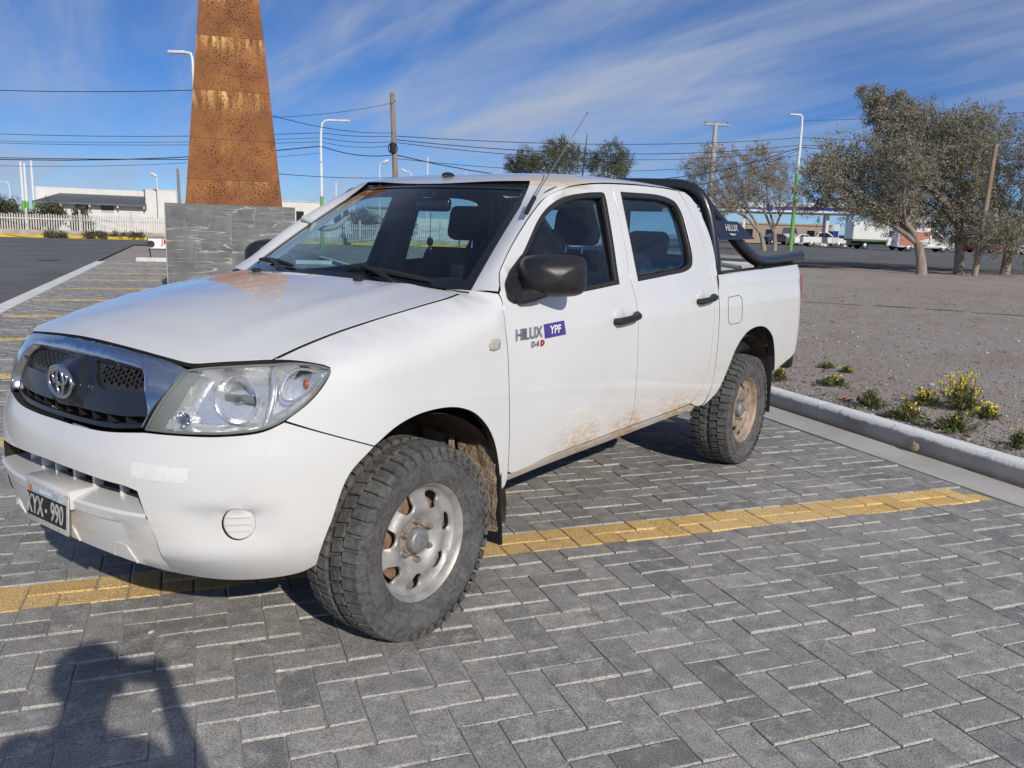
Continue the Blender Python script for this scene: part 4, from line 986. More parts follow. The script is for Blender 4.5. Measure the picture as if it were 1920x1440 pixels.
# ---- materials
def paver_material():
    m, n, l, p = nt('concrete_paver')
    g = n.new('ShaderNodeNewGeometry'); pos = g.outputs['Position']
    dn = n.new('ShaderNodeVectorMath'); dn.operation = 'DOT_PRODUCT'; l.new(pos, dn.inputs[0]); dn.inputs[1].default_value = NN
    de = n.new('ShaderNodeVectorMath'); de.operation = 'DOT_PRODUCT'; l.new(pos, de.inputs[0]); de.inputs[1].default_value = EE
    big = tex(n, l, 'Noise', 1.1, 5, 'World'); md_ = tex(n, l, 'Noise', 14, 6, 'World', stretch=(1, 1, .3)); fine = tex(n, l, 'Noise', 160, 4, 'World')
    oi = n.new('ShaderNodeObjectInfo'); rnd_ = nmath(n, l, 'FRACT', nmath(n, l, 'ADD', g.outputs['Random Per Island'], nmath(n, l, 'MULTIPLY', oi.outputs['Random'], 7.31)))
    stn = tex(n, l, 'Noise', .55, 6, 'World', rough=.65)
    sep = n.new('ShaderNodeSeparateXYZ'); l.new(g.outputs['Normal'], sep.inputs[0])
    base = ramp(n, l, rnd_, [(0, (.185, .181, .174)), (.2, (.250, .244, .233)), (.8, (.295, .286, .268)), (1, (.36, .345, .318))])
    base = mixrgb(n, l, maprange(n, l, big.outputs['Fac'], .42, .62, 0, .45), base, (.385, .365, .335))
    base = mixrgb(n, l, maprange(n, l, md_.outputs['Fac'], .50, .72, 0, .6), base, (.50, .485, .455))
    base = mixrgb(n, l, maprange(n, l, md_.outputs['Fac'], .48, .28, 0, .6), base, (.165, .162, .160))
    base = mixrgb(n, l, maprange(n, l, stn.outputs['Fac'], .55, .68, 0, .5), base, (.15, .135, .12))
    # stall lines, every 21 courses, 2 courses wide
    ph = nmath(n, l, 'ADD', dn.outputs['Value'], 21*MOD*40-BAND0)
    md2 = nmath(n, l, 'MODULO', ph, 21*MOD)
    inb = nmath(n, l, 'LESS_THAN', md2, 2*MOD)
    ine = nmath(n, l, 'MULTIPLY', nmath(n, l, 'GREATER_THAN', de.outputs['Value'], -4.06), nmath(n, l, 'LESS_THAN', de.outputs['Value'], 2.85))
    wear = maprange(n, l, mixrgb(n, l, .5, md_.outputs['Fac'], fine.outputs['Fac']), .38, .50, .55, .97)
    yl_ = mixrgb(n, l, rnd_, (.72, .45, .13), (.82, .56, .21))
    yl_ = mixrgb(n, l, maprange(n, l, big.outputs['Fac'], .4, .65, 0, .35), yl_, (.62, .47, .27))
    band = nmath(n, l, 'MULTIPLY', nmath(n, l, 'MULTIPLY', inb, ine), wear)
    base = mixrgb(n, l, band, base, yl_)
    # worn arrises show the pale aggregate
    rimk = nmath(n, l, 'MULTIPLY', maprange(n, l, sep.outputs[2], .93, .75), nmath(n, l, 'MULTIPLY', nmath(n, l, 'SUBTRACT', 1, band), .60))
    base = mixrgb(n, l, rimk, base, (.50, .48, .44))
    sp = maprange(n, l, fine.outputs['Fac'], .36, .64, .68, 1.30); mm_ = n.new('ShaderNodeMix'); mm_.data_type = 'RGBA'; mm_.blend_type = 'MULTIPLY'; mm_.inputs['Factor'].default_value = 1
    base = mixrgb(n, l, 1.0, base, sp, 'MULTIPLY')
    l.new(base, p.inputs['Base Color']); p.inputs['Roughness'].default_value = .82
    hh = nmath(n, l, 'ADD', nmath(n, l, 'MULTIPLY', fine.outputs['Fac'], .35), nmath(n, l, 'MULTIPLY', md_.outputs['Fac'], .9)); bump(n, l, p, hh, .55, .006)
MOD = .1222; E0, N0 = -.055, 1.055; BAND0 = N0-10*MOD
paver_material()
mat('joint_sand', (.26, .245, .22), .95, col2=(.40, .38, .34), vscale=40, bscale=220, bstr=.6, bdist=.004, coord='Object')
mat('concrete', (.40, .385, .355), .9, col2=(.54, .52, .48), vscale=2.4, bscale=60, bstr=.35, bdist=.005)
def ground_material():
    m, n, l, p = nt('gravel_earth'); p.inputs['Roughness'].default_value = .95
    a = tex(n, l, 'Noise', .22, 6, 'World'); b = tex(n, l, 'Noise', 5, 6, 'World'); c = tex(n, l, 'Voronoi', 55, coord='World'); d = tex(n, l, 'Noise', 90, 3, 'World')
    k = ramp(n, l, a.outputs['Fac'], [(.34, (.46, .395, .335)), (.5, (.53, .465, .40)), (.66, (.55, .505, .455))])
    k = mixrgb(n, l, maprange(n, l, b.outputs['Fac'], .42, .62, 0, .6), k, (.44, .385, .335))
    k = mixrgb(n, l, maprange(n, l, d.outputs['Fac'], .52, .70, 0, .8), k, (.58, .52, .46))
    k = mixrgb(n, l, maprange(n, l, c.outputs['Distance'], .0, .32, .75, 0), k, (.24, .20, .175))
    l.new(k, p.inputs['Base Color'])
    e_ = tex(n, l, 'Noise', 1.3, 5, 'World', stretch=(.35, 1.6, 1)); k = mixrgb(n, l, maprange(n, l, e_.outputs['Fac'], .50, .66, 0, .55), k, (.40, .32, .255)); h_ = tex(n, l, 'Noise', 22, 5, 'World', rough=.7); k = mixrgb(n, l, maprange(n, l, h_.outputs['Fac'], .56, .72, 0, .6), k, (.21, .175, .15)); k = mixrgb(n, l, maprange(n, l, h_.outputs['Fac'], .42, .28, 0, .6), k, (.60, .54, .48)); l.new(k, p.inputs['Base Color'])
    bump(n, l, p, nmath(n, l, 'ADD', nmath(n, l, 'MULTIPLY', h_.outputs['Fac'], 2.0), nmath(n, l, 'ADD', nmath(n, l, 'MULTIPLY', c.outputs['Distance'], 1.0), d.outputs['Fac'])), .9, .03)
ground_material()
def asphalt_material():
    m, n, l, p = nt('asphalt'); p.inputs['Roughness'].default_value = .86
    a = tex(n, l, 'Noise', .35, 5, 'World'); b = tex(n, l, 'Noise', 110, 3, 'World'); c = tex(n, l, 'Noise', 3, 5, 'World')
    k = ramp(n, l, a.outputs['Fac'], [(.35, (.105, .104, .104)), (.65, (.165, .161, .155))])
    k = mixrgb(n, l, maprange(n, l, c.outputs['Fac'], .45, .7, 0, .4), k, (.21, .20, .19)); k = mixrgb(n, l, maprange(n, l, b.outputs['Fac'], .55, .7, 0, .5), k, (.26, .25, .24))
    l.new(k, p.inputs['Base Color']); bump(n, l, p, b.outputs['Fac'], .4, .006)
asphalt_material()
# ---- the ground, one sheet out to the horizon
el = [-3200, -1500, -700, -400, -250, -160, -114, -90, -76, -66, -56, -50, -46, -42, -38, -34, -31, -28, -24, -20, -16, -12, -9, -7, -6, -5, -4.66, -4.64, 0, 3.2, 14, 40, 120, 400, 1500, 3200]
nl = [-3200, -1500, -700, -400, -250, -160, -110, -80, -62, -56, -50, -46, -43, -40, -36, -32, -28, -22, -16, -10, -5, 0, 5, 12, 25, 60, 200, 800, 3200]
rg = random.Random(5)
gv = []
for e in el:
    for n_ in nl:
        z = terr(e, n_)
        gv.append(EN(e, n_, z))
K = len(nl)
gm = mesh('ground', gv, [(i*K+j, (i+1)*K+j, (i+1)*K+j+1, i*K+j+1) for i in range(len(el)-1) for j in range(K-1)], 180)
tag(link('ground', gm, 'gravel_earth'), kind='structure')
def sheet(name, e0, e1, n0, n1, z, m, kind='structure', seg=1):
    o = MB().grid(lambda u, v: EN(e0+(e1-e0)*u, n0+(n1-n0)*v, z), seg, seg).build(name, m, None, None); o['kind'] = kind; return o
sheet('road', 3.22, 15.0, -45.9, 40, -.012, 'asphalt'); sheet('cross_road', -15.0, 60, -56.2, -46.0, -.016, 'asphalt')
# ---- paving
sheet('paving_bed', -4.13, 2.96, -27.2, 12, -.0080, 'joint_sand')
pav = tag(empty('paving'), kind='structure')
rp = random.Random(11)
def brick_mesh(L, Wd, rng):
    a, b = L/2-.0032, Wd/2-.0032; c = .0046; j = lambda: rng.uniform(-.0022, .0022); z = [rng.uniform(-.0016, .0016) for _ in range(4)]
    S = ((-1, -1), (1, -1), (1, 1), (-1, 1))
    v = [(sx_*(a-c)+j(), sy*(b-c)+j(), z[i]) for i, (sx_, sy) in enumerate(S)]+[(sx_*a+j(), sy*b+j(), z[i]-c*.75) for i, (sx_, sy) in enumerate(S)]+[(sx_*a, sy*b, -.03) for sx_, sy in S]
    f = [(0, 1, 2, 3)]
    for i in range(4):
        k = (i+1) % 4; f += [(i, 4+i, 4+k, k), (4+i, 8+i, 8+k, 4+k)]
    return v, f
KINDS = [brick_mesh(2*MOD, MOD, rp) for _ in range(10)]
bricks = []
for yi in range(-232, 92):
    for xi in range(-35, 27):
        cl_ = (xi+yi) % 4
        if cl_ == 0: e, n_, rot = E0+(xi+1)*MOD, N0+(yi+.5)*MOD, 0
        elif cl_ == 2: e, n_, rot = E0+(xi+.5)*MOD, N0+(yi+1)*MOD, 1
        else: continue
        he, hn = (MOD, MOD/2) if rot == 0 else (MOD/2, MOD)
        if e-he < -4.16 or e+he > 3.0 or n_-hn < -27.3 or n_ > 11: continue
        bricks.append((e, n_, rot))
def in_view(P):
    d = P-CAM; w = d.dot(CF)
    if w < .3: return None
    u = 960+1565.6*d.dot(CR)/w; v = 720+1565.6*d.dot(CD)/w
    return (u, v, w) if -40 < u < 1960 and 0 < v < 1480 else None
def under(P): return -4.3 < P.x < .95 and -.95 < P.y < .80 and not (P.x > .2 and P.y > .45)
seen = []
for b in bricks:
    P = EN(b[0], b[1]); s_ = in_view(P)
    if s_ and not (under(P) and (s_[0] < 500 or P.y < .3)): seen.append((s_[2], b))
seen.sort(key=lambda q: q[0]); near = set(b for _, b in seen[:300])
kme = [mesh('paver', v, f) for v, f in KINDS]
for me in kme: me.materials.append(MATS['concrete_paver'])
big = MB()
Q0 = Matrix.Rotation(TH, 4, 'Z')
for b in bricks:
    e, n_, rot = b; P = EN(e, n_, rp.uniform(-.0026, .0026)); k = rp.randrange(10)
    rz = TH+(PI/2 if rot else 0)+rp.uniform(-.006, .006)+(PI if rp.random() < .5 else 0)
    if b in near:
        o = link('paver', kme[k], None, pav); o.location = P; o.rotation_euler = (rp.uniform(-.006, .006), rp.uniform(-.004, .004), rz)
    else:
        c, s = math.cos(rz), math.sin(rz); v, f = KINDS[k]; t1, t2 = rp.uniform(-.005, .005), rp.uniform(-.004, .004)
        big.add([(P.x+c*x-s*y, P.y+s*x+c*y, P.z+z+t1*y+t2*x) for x, y, z in v], f)
tag(big.build('further_pavers', 'concrete_paver', pav, None), kind='stuff')
# ---- gutter, kerb and edge strip
def swept(name, prof, n0, n1, m, step=.5, wob=0.0, smooth=35):
    k = max(1, int(abs(n1-n0)/step)); L = len(prof); v = []
    for i in range(k+1):
        n_ = n0+(n1-n0)*i/k
        for (e, z) in prof: v.append(EN(e+wob*noise.noise(Vector((n_*.7, e*3, z*3))), n_, z+wob*noise.noise(Vector((n_*.9, 5+e*3, z*2)))))
    f = [(i*L+j, i*L+j+1, (i+1)*L+j+1, (i+1)*L+j) for i in range(k) for j in range(L-1)]
    f += [tuple(range(L)), tuple(reversed([k*L+j for j in range(L)]))]
    b = MB(); b.v = [tuple(p) for p in v]; b.f = f; return b.fixn()
gut = swept('gutter', [(-4.10, -.05), (-4.10, .002), (-4.40, -.006), (-4.505, -.010), (-4.505, -.05)], -30, 14, None, wob=.004).build('gutter', 'concrete', None, 40); gut['kind'] = 'structure'
def kerb_material():
    m, n, l, p = nt('painted_kerb'); p.inputs['Roughness'].default_value = .85
    g = n.new('ShaderNodeNewGeometry'); s = n.new('ShaderNodeSeparateXYZ'); l.new(g.outputs['Normal'], s.inputs[0]); s2 = n.new('ShaderNodeSeparateXYZ'); l.new(g.outputs['Position'], s2.inputs[0])
    a = tex(n, l, 'Noise', 9, 7, 'World', rough=.7); b = tex(n, l, 'Noise', 60, 4, 'World'); c = tex(n, l, 'Noise', 2.2, 4, 'World')
    con = ramp(n, l, c.outputs['Fac'], [(.35, (.28, .272, .255)), (.65, (.46, .445, .415))])
    con = mixrgb(n, l, maprange(n, l, s2.outputs[2], .05, -.01, 0, .65), con, (.20, .14, .09))
    zz_ = nmath(n, l, 'ADD', s2.outputs[2], nmath(n, l, 'MULTIPLY', nmath(n, l, 'SUBTRACT', a.outputs['Fac'], .5), .07))
    k = nmath(n, l, 'MULTIPLY', maprange(n, l, zz_, .095, .112), maprange(n, l, mixrgb(n, l, .45, a.outputs['Fac'], b.outputs['Fac']), .36, .44))
    l.new(mixrgb(n, l, k, con, (.86, .86, .84)), p.inputs['Base Color']); bump(n, l, p, b.outputs['Fac'], .45, .008)
kerb_material()
kerb = tag(empty('kerb'), kind='structure')
n_ = 13.0; rk = random.Random(2)
while n_ > -30:
    L_ = 2.95 if n_ < 4 else 3.0
    k0 = rk.uniform(-.004, .004)
    swept('kerb_stone', [(-4.50+k0, -.05), (-4.502+k0, .095), (-4.512+k0, .122), (-4.535+k0, .136), (-4.60+k0, .139), (-4.645+k0, .130), (-4.66+k0, .10), (-4.66+k0, -.05)], n_, n_-L_+.006, None, .25, .006).build('kerb_stone', 'painted_kerb', kerb, 40)
    n_ -= L_
es = swept('edge_strip', [(2.95, -.05), (2.95, .004), (3.22, .004), (3.22, -.05)], -26.9, 20, None, 1).build('edge_strip', mat('pale_concrete', (.78, .77, .74), .9, vscale=3, var=.12, bscale=50, bstr=.3, bdist=.004), None, 40); es['kind'] = 'structure'
ek = MB().bbox(0, 0.01, 0, .01, 0, .01, .001)
def bar_en(e0, e1, n0, n1, z0, z1, r=.02):
    M_ = Matrix.Translation(EN((e0+e1)/2, (n0+n1)/2, (z0+z1)/2)) @ Matrix.Rotation(TH, 4, 'Z'); a, b, c = (e1-e0)/2, (n1-n0)/2, (z1-z0)/2
    return MB().bbox(-a, a, -b, b, -c, c, r, 2, M_)
o = bar_en(-4.4, 2.06, -27.5, -27.2, -.05, .13).build('end_kerb', mat('white_kerb', (.62, .62, .60), .85, vscale=3, var=.15)); o['kind'] = 'structure'
yk = MB(); mat('yellow_kerb', (.62, .44, .04), .8, vscale=1.5, var=.2)
far_k = bar_en(-30, 60, -56.5, -56.2, -.05, .16, .03).build('far_kerb', 'yellow_kerb'); far_k['kind'] = 'structure'
# manhole cover in the road
MB().lathe([(0, .004), (.33, .004), (.36, .0), (.36, -.02)], 28, 'z', Matrix.Translation(EN(*to_en(at(92, 485, 31.0)), -.010))).build('manhole_cover', mat('cast_iron', (.05, .048, .045), .6, .5))
tag(bpy.data.objects['manhole_cover'], 'round iron manhole cover set in the asphalt road', 'manhole cover')
# ---- obelisk on its tiled pedestal
PD = 18.0
def vec_to(px): d = ray(px, 420); d.z = 0; return d.normalized()
pf = vec_to(434); psd = Vector((-pf.y, pf.x, 0))      # pf away from camera, psd to image left
PC = CAM+pf*PD; PC.z = 0
Mped = Matrix(((-psd.x, pf.x, 0, PC.x), (-psd.y, pf.y, 0, PC.y), (0, 0, 1, 0), (0, 0, 0, 1))) @ Matrix.Rotation(R(-2), 4, 'Z')  # local x image right, y away
def marble():
    m, n, l, p = nt('veined_tile'); p.inputs['Roughness'].default_value = .35
    c = n.new('ShaderNodeTexCoord'); inf = n.new('ShaderNodeObjectInfo')
    off = n.new('ShaderNodeVectorMath'); off.operation = 'MULTIPLY_ADD'; cmb = n.new('ShaderNodeCombineXYZ'); l.new(inf.outputs['Random'], cmb.inputs[0]); l.new(inf.outputs['Random'], cmb.inputs[2])
    l.new(cmb.outputs[0], off.inputs[0]); off.inputs[1].default_value = (37, 0, 91); l.new(c.outputs['Object'], off.inputs[2])
    def vein(sc, st_, rot, lo, hi, reps):
        mp = n.new('ShaderNodeMapping'); mp.inputs['Scale'].default_value = st_; mp.inputs['Rotation'].default_value = (0, rot, 0); l.new(off.outputs[0], mp.inputs[0])
        t = n.new('ShaderNodeTexNoise'); t.inputs['Scale'].default_value = sc; t.inputs['Detail'].default_value = 4; t.inputs['Roughness'].default_value = .45; t.inputs['Distortion'].default_value = .25; l.new(mp.outputs[0], t.inputs['Vector'])
        d = nmath(n, l, 'ABSOLUTE', nmath(n, l, 'SUBTRACT', nmath(n, l, 'FRACT', nmath(n, l, 'MULTIPLY', t.outputs['Fac'], reps)), .5)); t2 = n.new('ShaderNodeTexNoise'); t2.inputs['Scale'].default_value = 2.3; l.new(off.outputs[0], t2.inputs['Vector']); return nmath(n, l, 'MULTIPLY', maprange(n, l, d, hi, lo), maprange(n, l, t2.outputs['Fac'], .30, .55))
    v1 = vein(1.1, (.16, 1, 1.9), R(5), .0, .06, 14); v2 = vein(2.1, (.12, 1, 1.5), R(-5), .0, .05, 9); v3 = vein(1.0, (1.6, 1, .35), R(8), .0, .012, 3)
    b = tex(n, l, 'Noise', 2.5, 5); base = ramp(n, l, b.outputs['Fac'], [(.35, (.105, .108, .108)), (.65, (.185, .188, .186))])
    k = nmath(n, l, 'MAXIMUM', nmath(n, l, 'MULTIPLY', v1, .85), nmath(n, l, 'MAXIMUM', nmath(n, l, 'MULTIPLY', v2, .65), nmath(n, l, 'MULTIPLY', v3, .35)))
    l.new(mixrgb(n, l, k, base, (.50, .47, .43)), p.inputs['Base Color'])
marble(); mat('tile_grout', (.42, .41, .38), .9)
ped = tag(empty('tiled_pedestal', PC), 'dark veined tile pedestal box carrying the rusty obelisk', 'pedestal')
PW, PH_, PDp = 2.48, 1.74, 2.48
Mi = Matrix.Translation(-PC) @ Mped
def loc_box(x0, x1, y0, y1, z0, z1, r=.004): return MB().bbox(x0, x1, y0, y1, z0, z1, r, 1, Mi)
loc_box(-PW/2+.012, PW/2-.012, .012, PDp-.012, -.05, PH_-.012).build('pedestal_core', 'tile_grout', ped)
for i in range(2):
    for j in range(2):
        x0 = -PW/2+i*PW/2+.003; x1 = x0+PW/2-.006; z0 = -.02+j*.88+.003; z1 = z0+.874
        MB().bbox(-(x1-x0)/2, (x1-x0)/2, -.008, .008, -(z1-z0)/2, (z1-z0)/2, .003, 1).build('tile', 'veined_tile', ped).matrix_basis = Mi @ Matrix.Translation(((x0+x1)/2, .006, (z0+z1)/2))
        for sx_ in (-1, 1):
            MB().bbox(-(x1-x0)/2, (x1-x0)/2, -.008, .008, -(z1-z0)/2, (z1-z0)/2, .003, 1).build('tile', 'veined_tile', ped).matrix_basis = Mi @ Matrix.Translation((sx_*(PW/2-.006), PDp/2+(x0+x1)/2, (z0+z1)/2)) @ Matrix.Rotation(PI/2, 4, 'Z')
loc_box(-PW/2, PW/2, -.003, PDp, PH_-.010, PH_+.012).build('tile_top', 'veined_tile', ped)
loc_box(-PW/2-.006, -PW/2+.012, -.006, .014, 0, PH_+.002, .003).build('corner_trim', mat('alloy_trim', (.55, .55, .54), .35, .8), ped)
def rust():
    m, n, l, p = nt('rusted_sheet'); p.inputs['Roughness'].default_value = .8
    a = tex(n, l, 'Noise', 1.6, 6); b = tex(n, l, 'Noise', 11, 6, stretch=(1, 1, .10)); c = tex(n, l, 'Noise', 40, 4)
    base = ramp(n, l, a.outputs['Fac'], [(.3, (.15, .052, .017)), (.5, (.235, .088, .026)), (.7, (.33, .135, .038))])
    co = n.new('ShaderNodeTexCoord'); s = n.new('ShaderNodeSeparateXYZ'); l.new(co.outputs['UV'], s.inputs[0])
    g3 = n.new('ShaderNodeNewGeometry'); s3 = n.new('ShaderNodeSeparateXYZ'); l.new(g3.outputs['Position'], s3.inputs[0]); run_z = maprange(n, l, s3.outputs[2], 2.4, 4.4, .30, 1.0)
    # runs of pale ochre bleeding below each seam
    run = nmath(n, l, 'MULTIPLY', maprange(n, l, s.outputs[1], .45, .98), maprange(n, l, b.outputs['Fac'], .44, .60))
    run = nmath(n, l, 'MULTIPLY', nmath(n, l, 'MULTIPLY', run, run_z), maprange(n, l, tex(n, l, 'Noise', .9, 4).outputs['Fac'], .40, .66))
    k = mixrgb(n, l, run, base, (.80, .52, .18)); k = mixrgb(n, l, maprange(n, l, c.outputs['Fac'], .5, .7, 0, .5), k, (.10, .04, .018))
    l.new(k, p.inputs['Base Color']); bump(n, l, p, c.outputs['Fac'], .3, .004)
rust(); mat('hole_dark', (.010, .007, .005), .9)
ob = tag(empty('rusty_obelisk', PC), 'tall tapering obelisk of perforated rusty steel sheets above the tiled pedestal', 'obelisk')
Z0o, Z1o, W0, W1 = PH_+.012, 9.2, 1.88, .52
def wid(z): return W0+(W1-W0)*(z-Z0o)/(Z1o-Z0o)
OC = Vector((.06, 1.24, 0))
zs_ = [Z0o, 2.25, 3.05, 4.0, 5.05, 6.1, 7.1, 8.15, Z1o]
ro = random.Random(8)
for side in range(4):
    Rm = Matrix.Rotation(side*PI/2, 4, 'Z')
    for j in range(len(zs_)-1):
        z0, z1 = zs_[j]+.003, zs_[j+1]-.003; a0, a1 = wid(z0)/2, wid(z1)/2; t = .004; lap = .004 if j % 2 else 0
        v = []
        for y_ in (0, .006):
            v += [(-a0, -a0-lap*.4+y_, z0), (a0, -a0-lap*.4+y_, z0), (a1, -a1-lap*.4+y_, z1), (-a1, -a1-lap*.4+y_, z1)]
        Mx = Mi @ Matrix.Translation(OC) @ Rm
        f = [(0, 1, 2, 3), (7, 6, 5, 4)]+[(i, 4+i, 4+(i+1) % 4, (i+1) % 4) for i in range(4)]
        me = mesh('rust_sheet', [Mx @ Vector(p) for p in v], f); uv = me.uv_layers.new(name='UV')
        for pl_ in me.polygons:
            for li in pl_.loop_indices: uv.data[li].uv = ((v[me.loops[li].vertex_index][0]/W0)+.5, 0 if v[me.loops[li].vertex_index][2] < (z0+z1)/2 else 1)
        so = link('rust_sheet', me, 'rusted_sheet', ob)
        if side in (0, 1):
            # punched holes in rings and scatter, as shallow dark pits joined into one part
            hb = MB(); pts = []
            for q in range(17):
                cx_, cz_ = ro.uniform(-a1+.15, a1-.15), ro.uniform(z0+.1, z1-.1); rr = ro.uniform(.09, .21); nn_ = int(rr*75)
                pts += [(cx_+rr*math.cos(2*PI*i/nn_), cz_+rr*math.sin(2*PI*i/nn_), ro.uniform(.007, .012)) for i in range(nn_)]
            pts += [(ro.uniform(-a1+.05, a1-.05), ro.uniform(z0+.03, z1-.03), ro.uniform(.004, .011)) for _ in range(190)]
            for (hx, hz, hr) in pts:
                aw = wid(hz)/2
                if abs(hx) > aw-.04 or not z0+.02 < hz < z1-.02: continue
                hb.add([Mx @ Vector((hx+hr*math.cos(2*PI*i/7), -aw-lap*.4-.0025, hz+hr*math.sin(2*PI*i/7))) for i in range(7)], [tuple(range(7))])
            tag(hb.build('punched_holes', 'hole_dark', ob, None), kind='stuff')
# ------------------------------------------------------------------ background left: fence, buildings, lamps, poles, wires
mat('white_wall', (.62, .61, .58), .9, col2=(.72, .71, .68), vscale=1.2, bscale=14, bstr=.3, bdist=.02)
mat('white_wood', (.46, .45, .42), .85, col2=(.62, .61, .58), vscale=3)
mat('grey_roof', (.10, .11, .125), .55, var=.15, vscale=2)
mat('dark_window', (.012, .014, .018), .15, coat=.5)
mat('green_wall', (.36, .42, .36), .9, var=.08, vscale=1)
mat('post_white', (.72, .73, .74), .45, var=.05); mat('post_green', (.16, .36, .07), .5, var=.1)
mat('lamp_head', (.62, .63, .64), .4, var=.05); mat('timber', (.20, .15, .11), .9, col2=(.34, .27, .20), vscale=8, stretch=(1, 1, .15), bscale=40, bstr=.4, bdist=.01)
mat('wire_black', (.02, .022, .026), .6); mat('insulator', (.12, .08, .06), .4)
mat('pole_concrete', (.42, .40, .37), .9, var=.12)
fen_ = tag(empty('picket_fence', EN(0, -57.6)), 'long white picket fence behind the yellow kerb across the road', 'fence')
FO = EN(0, -57.6)
rw = random.Random(4); pk = MB(); Mf = Matrix.Rotation(TH, 4, 'Z')
def fbox(mb, e0, e1, n0, n1, z0, z1): return mb.box(e0, e1, n0, n1, z0, z1, Mf)
e = -32.0; i = 0
while e < 34:
    w = .075; h = 1.42+rw.uniform(-.05, .04)+.05*math.sin(e*.3)
    if rw.random() > .02: fbox(pk, e, e+w, -.012, .012, .05, h)
    e += .145; i += 1
tag(pk.build('picket', 'white_wood', fen_, None), kind='stuff')
for k in range(23): fbox(MB(), -32+k*3.0-.06, -32+k*3.0+.06, .02, .14, -.05, 1.75+rw.uniform(-.04, .06)).build('fence_post', 'white_wood', fen_, None)
for z in (.35, 1.1): fbox(MB(), -32, 34, .014, .05, z, z+.08).build('fence_rail', 'white_wood', fen_, None)
fbox(MB(), -32, 34, .3, .5, -.05, .45).build('plinth_wall', mat('dirty_wall', (.34, .29, .23), .9, col2=(.52, .48, .42), vscale=2), fen_, None)
def facing(px0, px1, dist, pz):
    """frame with x to image right, y away from the camera, origin on the ground"""
    a, b = at(px0, 420, dist), at(px1, 420, dist); a.z = b.z = pz; c = (a+b)/2; x = (b-a); L = x.length; x.normalize(); y = Vector((-x.y, x.x, 0))
    if y.dot(c-CAM) < 0: y = -y
    return Matrix(((x.x, y.x, 0, c.x), (x.y, y.y, 0, c.y), (0, 0, 1, pz), (0, 0, 0, 1))), L
def zat(px, py, dist): return at(px, py, dist).z
def thing_at(name, M, label, cat, group=None):
    o = empty(name); o.matrix_basis = M; return tag(o, label, cat, group)
# low white building with a dark roof
D = 74.; M_, L = facing(66, 334, D, 0); b1 = thing_at('low_building', M_, 'low white building with a dark grey lean-to roof behind the picket fence', 'building')
sc = L/268.
X = lambda px: (px-200)*sc
ztop = zat(300, 357, D); zr = zat(170, 363, D); ze = zat(170, 381, D)
MB().box(X(66), X(272), 2.5, 9, 0, ztop-.05).build('wall', 'white_wall', b1, None)
MB().box(X(272), X(333), 0, 9, 0, ztop).build('gable_wall', 'white_wall', b1, None)
MB().box(X(68), X(272), 0.2, 2.5, 0, ze-.1).build('front_wall', 'white_wall', b1, None)
MB().add([(X(64), -.5, ze), (X(273), -.5, ze), (X(273), 2.5, zr), (X(110), 2.5, zr), (X(64), -.5, ze-.12), (X(273), -.5, ze-.12), (X(273), 2.5, zr-.12), (X(110), 2.5, zr-.12)], [(0, 1, 2, 3), (7, 6, 5, 4), (0, 4, 5, 1), (1, 5, 6, 2), (3, 2, 6, 7), (0, 3, 7, 4)]).build('roof', 'grey_roof', b1, None)
for p0, p1 in ((140, 163), (187, 210)):
    w_ = MB().box(X(p0), X(p1), .12, .24, zat(200, 395, D), zat(200, 384, D)).build('window', 'dark_window', b1, None)
    MB().box(X(p0)-.05, X(p1)+.05, .10, .22, zat(200, 395, D)-.08, zat(200, 395, D)-.002).build('sill', 'white_wall', w_, None)
for p_ in (114, 166, 218, 268): MB().box(X(p_)-.06, X(p_)+.06, -.45, .2, ze-.28, ze-.13).build('eave_bracket', 'white_wood', b1, None)
cp_ = MB(); cp_.box(X(272)-.03, X(334), -.03, 9.03, ztop, ztop+.06); cp_.build('coping', 'white_wall', b1, None)
# long white walled yard and sheds seen beyond and through the screen
D = 70.; M_, L = facing(520, 700, D, 0); b2 = thing_at('yard_building', M_, 'white rendered brick building right of the obelisk behind the fence', 'building'); sc2 = L/180; X2 = lambda px: (px-610)*sc2
MB().box(X2(520), X2(665), 0, 8, 0, zat(560, 379, D)).build('wall', 'white_wall', b2, None)
MB().box(X2(519), X2(666), -.05, 8.05, zat(560, 379, D)+.002, zat(560, 379, D)+.08).build('coping', 'white_wood', b2, None)
for p0 in (555, 590, 625): MB().box(X2(p0), X2(p0+14), -.02, .1, 1.5, 2.3).build('window', 'dark_window', b2, None)
D = 82.; M_, L = facing(690, 900, D, 0); b3 = thing_at('flat_roofed_shed', M_, 'pale green flat roofed shed seen through the pickup windscreen', 'building'); sc3 = L/210; X3 = lambda px: (px-795)*sc3
MB().box(X3(690), X3(760), 0, 8, 0, zat(740, 392, D)).build('wall', 'green_wall', b3, None); MB().box(X3(762), X3(905), 1.5, 9, 0, zat(760, 408, D)).build('wall', 'white_wall', b3, None)
MB().box(X3(688), X3(762), -.15, 8.1, zat(740, 392, D)+.002, zat(740, 392, D)+.14).build('roof', 'grey_roof', b3, None)
